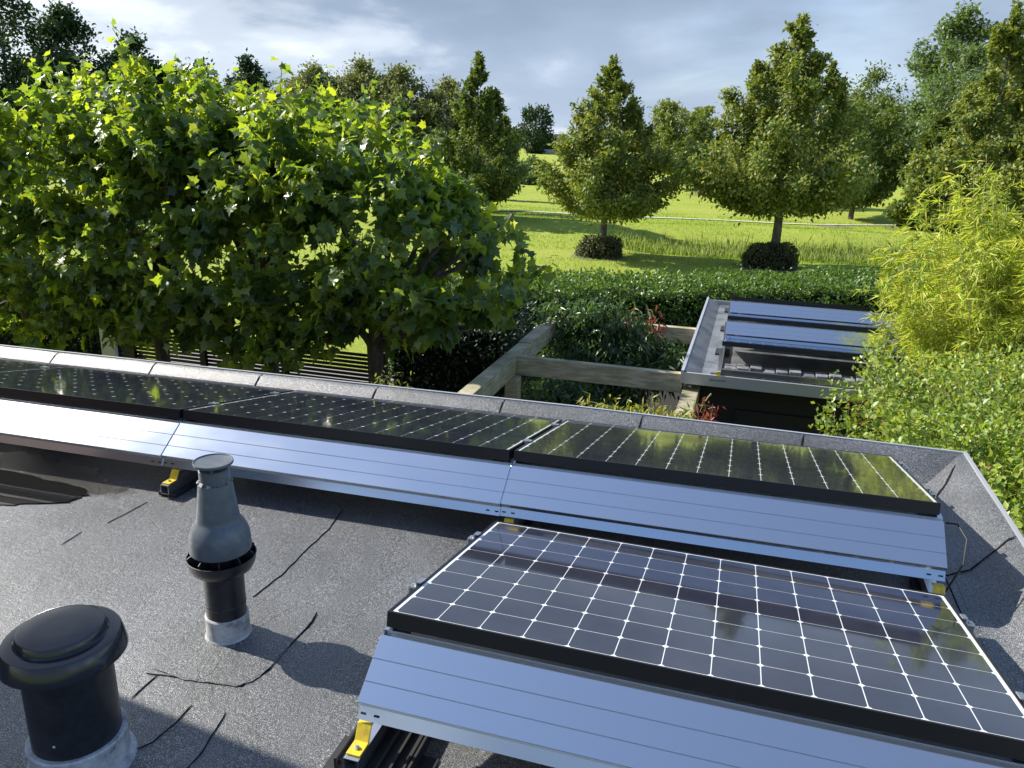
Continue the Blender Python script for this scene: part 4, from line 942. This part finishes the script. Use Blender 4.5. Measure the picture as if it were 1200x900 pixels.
# climber on pergola back beam
def reg_climb(rng):
    x = rng.uniform(-1.55, .32)
    if x > -.25 and rng.random() < .6: x -= .9
    drop = rng.uniform(0, 1)**1.0*(1.15 if x < -.2 else .45); top = -.72 if x < -.6 else (-.86 if x < -.2 else -1.12)
    return np.array([x, 7.85+rng.normal()*.16-drop*.25, top-drop+.06*rng.normal()])
shrub('climbing_plant', 'dark drooping climber hanging over the back beam of the pergola', 'climber', -.9, 8.05, -.95, reg_climb, 300, 24, ['vine_leaf', 'vine_yellow'], .125, 403, .07, base_pull=.18, lance=True)
def reg_climb2(rng): return np.array([rng.uniform(-1.45, -.75), 6.6+rng.normal()*.18, rng.uniform(-2.2, -1.35)])
shrub('climbing_plant', 'dark climber growing low inside the pergola under the cross beam', 'climber', -1.15, 6.8, -2.0, reg_climb2, 110, 24, ['vine_leaf'], .15, 404, .08, base_pull=.3, lance=True)
def reg_red(rng): return np.array([rng.uniform(-.65, -.05), 7.78+rng.normal()*.06, rng.uniform(-.92, -.72)])
shrub('red_creeper', 'small patch of russet creeper leaves on the back beam of the pergola', 'climber', -.3, 8.0, -.9, reg_red, 9, 10, ['vine_red'], .10, 405, .05, base_pull=.3, zb=-1.3, lance=True)
def reg_vine(rng):
    x = rng.uniform(-.08, .66); return np.array([x, 2.88+rng.uniform(-.12, .3), -.43+.08*math.sin((x+.2)*2.2)+rng.uniform(-.12, .07)])
shrub('garden_vine', 'yellowing green vine peeping over the kerb in front of the pergola', 'vine', .4, 3.0, -.6, reg_vine, 75, 16, ['vine_leaf' if False else 'vine_yellow'], .06, 406, .035, base_pull=.5, lance=True)
def reg_vr(rng): return np.array([rng.uniform(.66, .78), 3.0+rng.uniform(-.1, .1), rng.uniform(-.44, -.27)])
shrub('red_creeper', 'bright red creeper tendrils at the right end of the yellowing vine', 'climber', .74, 3.05, -.5, reg_vr, 12, 12, ['vine_red'], .06, 407, .03, base_pull=.5, lance=True)
def reg_vr2(rng): return np.array([rng.uniform(-1.45, -1.30), 2.85+rng.uniform(-.1, .1), rng.uniform(-.36, -.25)])
shrub('garden_vine', 'tiny tuft of yellow and pink leaves on the near end of the pergola beam', 'vine', -1.4, 2.9, -.6, reg_vr2, 9, 8, ['vine_yellow', 'vine_red'], .05, 408, .03, base_pull=.5, lance=True)
# fallen leaves on the kerb
for i, (x, y, c_) in enumerate(((1.2, 2.40, 'red'), (1.33, 2.44, 'yel'), (.28, 2.45, 'yel'))):
    o = mesh_obj('fallen_leaf', [(0, 0, .004), (.014, .012, .010), (0, .034, .004), (-.014, .012, .011)], [(0, 1, 2, 3)], M['vine_red'] if c_ == 'red' else M['vine_yellow']); o.location = (x, y, zkerb(x, y)+.002); o.rotation_euler = (.2, .1, i*1.3)
    tag(o, ['small rusty fallen leaf on the felt kerb above the right-hand panel', 'small yellow fallen leaf on the felt kerb right of the rusty one', 'pale fallen leaf on the felt kerb near the vine'][i], 'leaf', 'fallen leaves on the kerb')
# litter bin and stake far right
x, y = 15.4, 93; lb = empty('litter_bin', (x, y, terr(x, y))); tag(lb, 'small dark green litter bin far off on the slope at right', 'litter bin')
MB().box(-.45, .45, -.35, .35, .15, 1.25).build('bin_body', M['wall_dark'], lb); MB().box(-.5, .5, -.4, .4, 1.251, 1.36).build('lid', M['wall_dark'], lb)
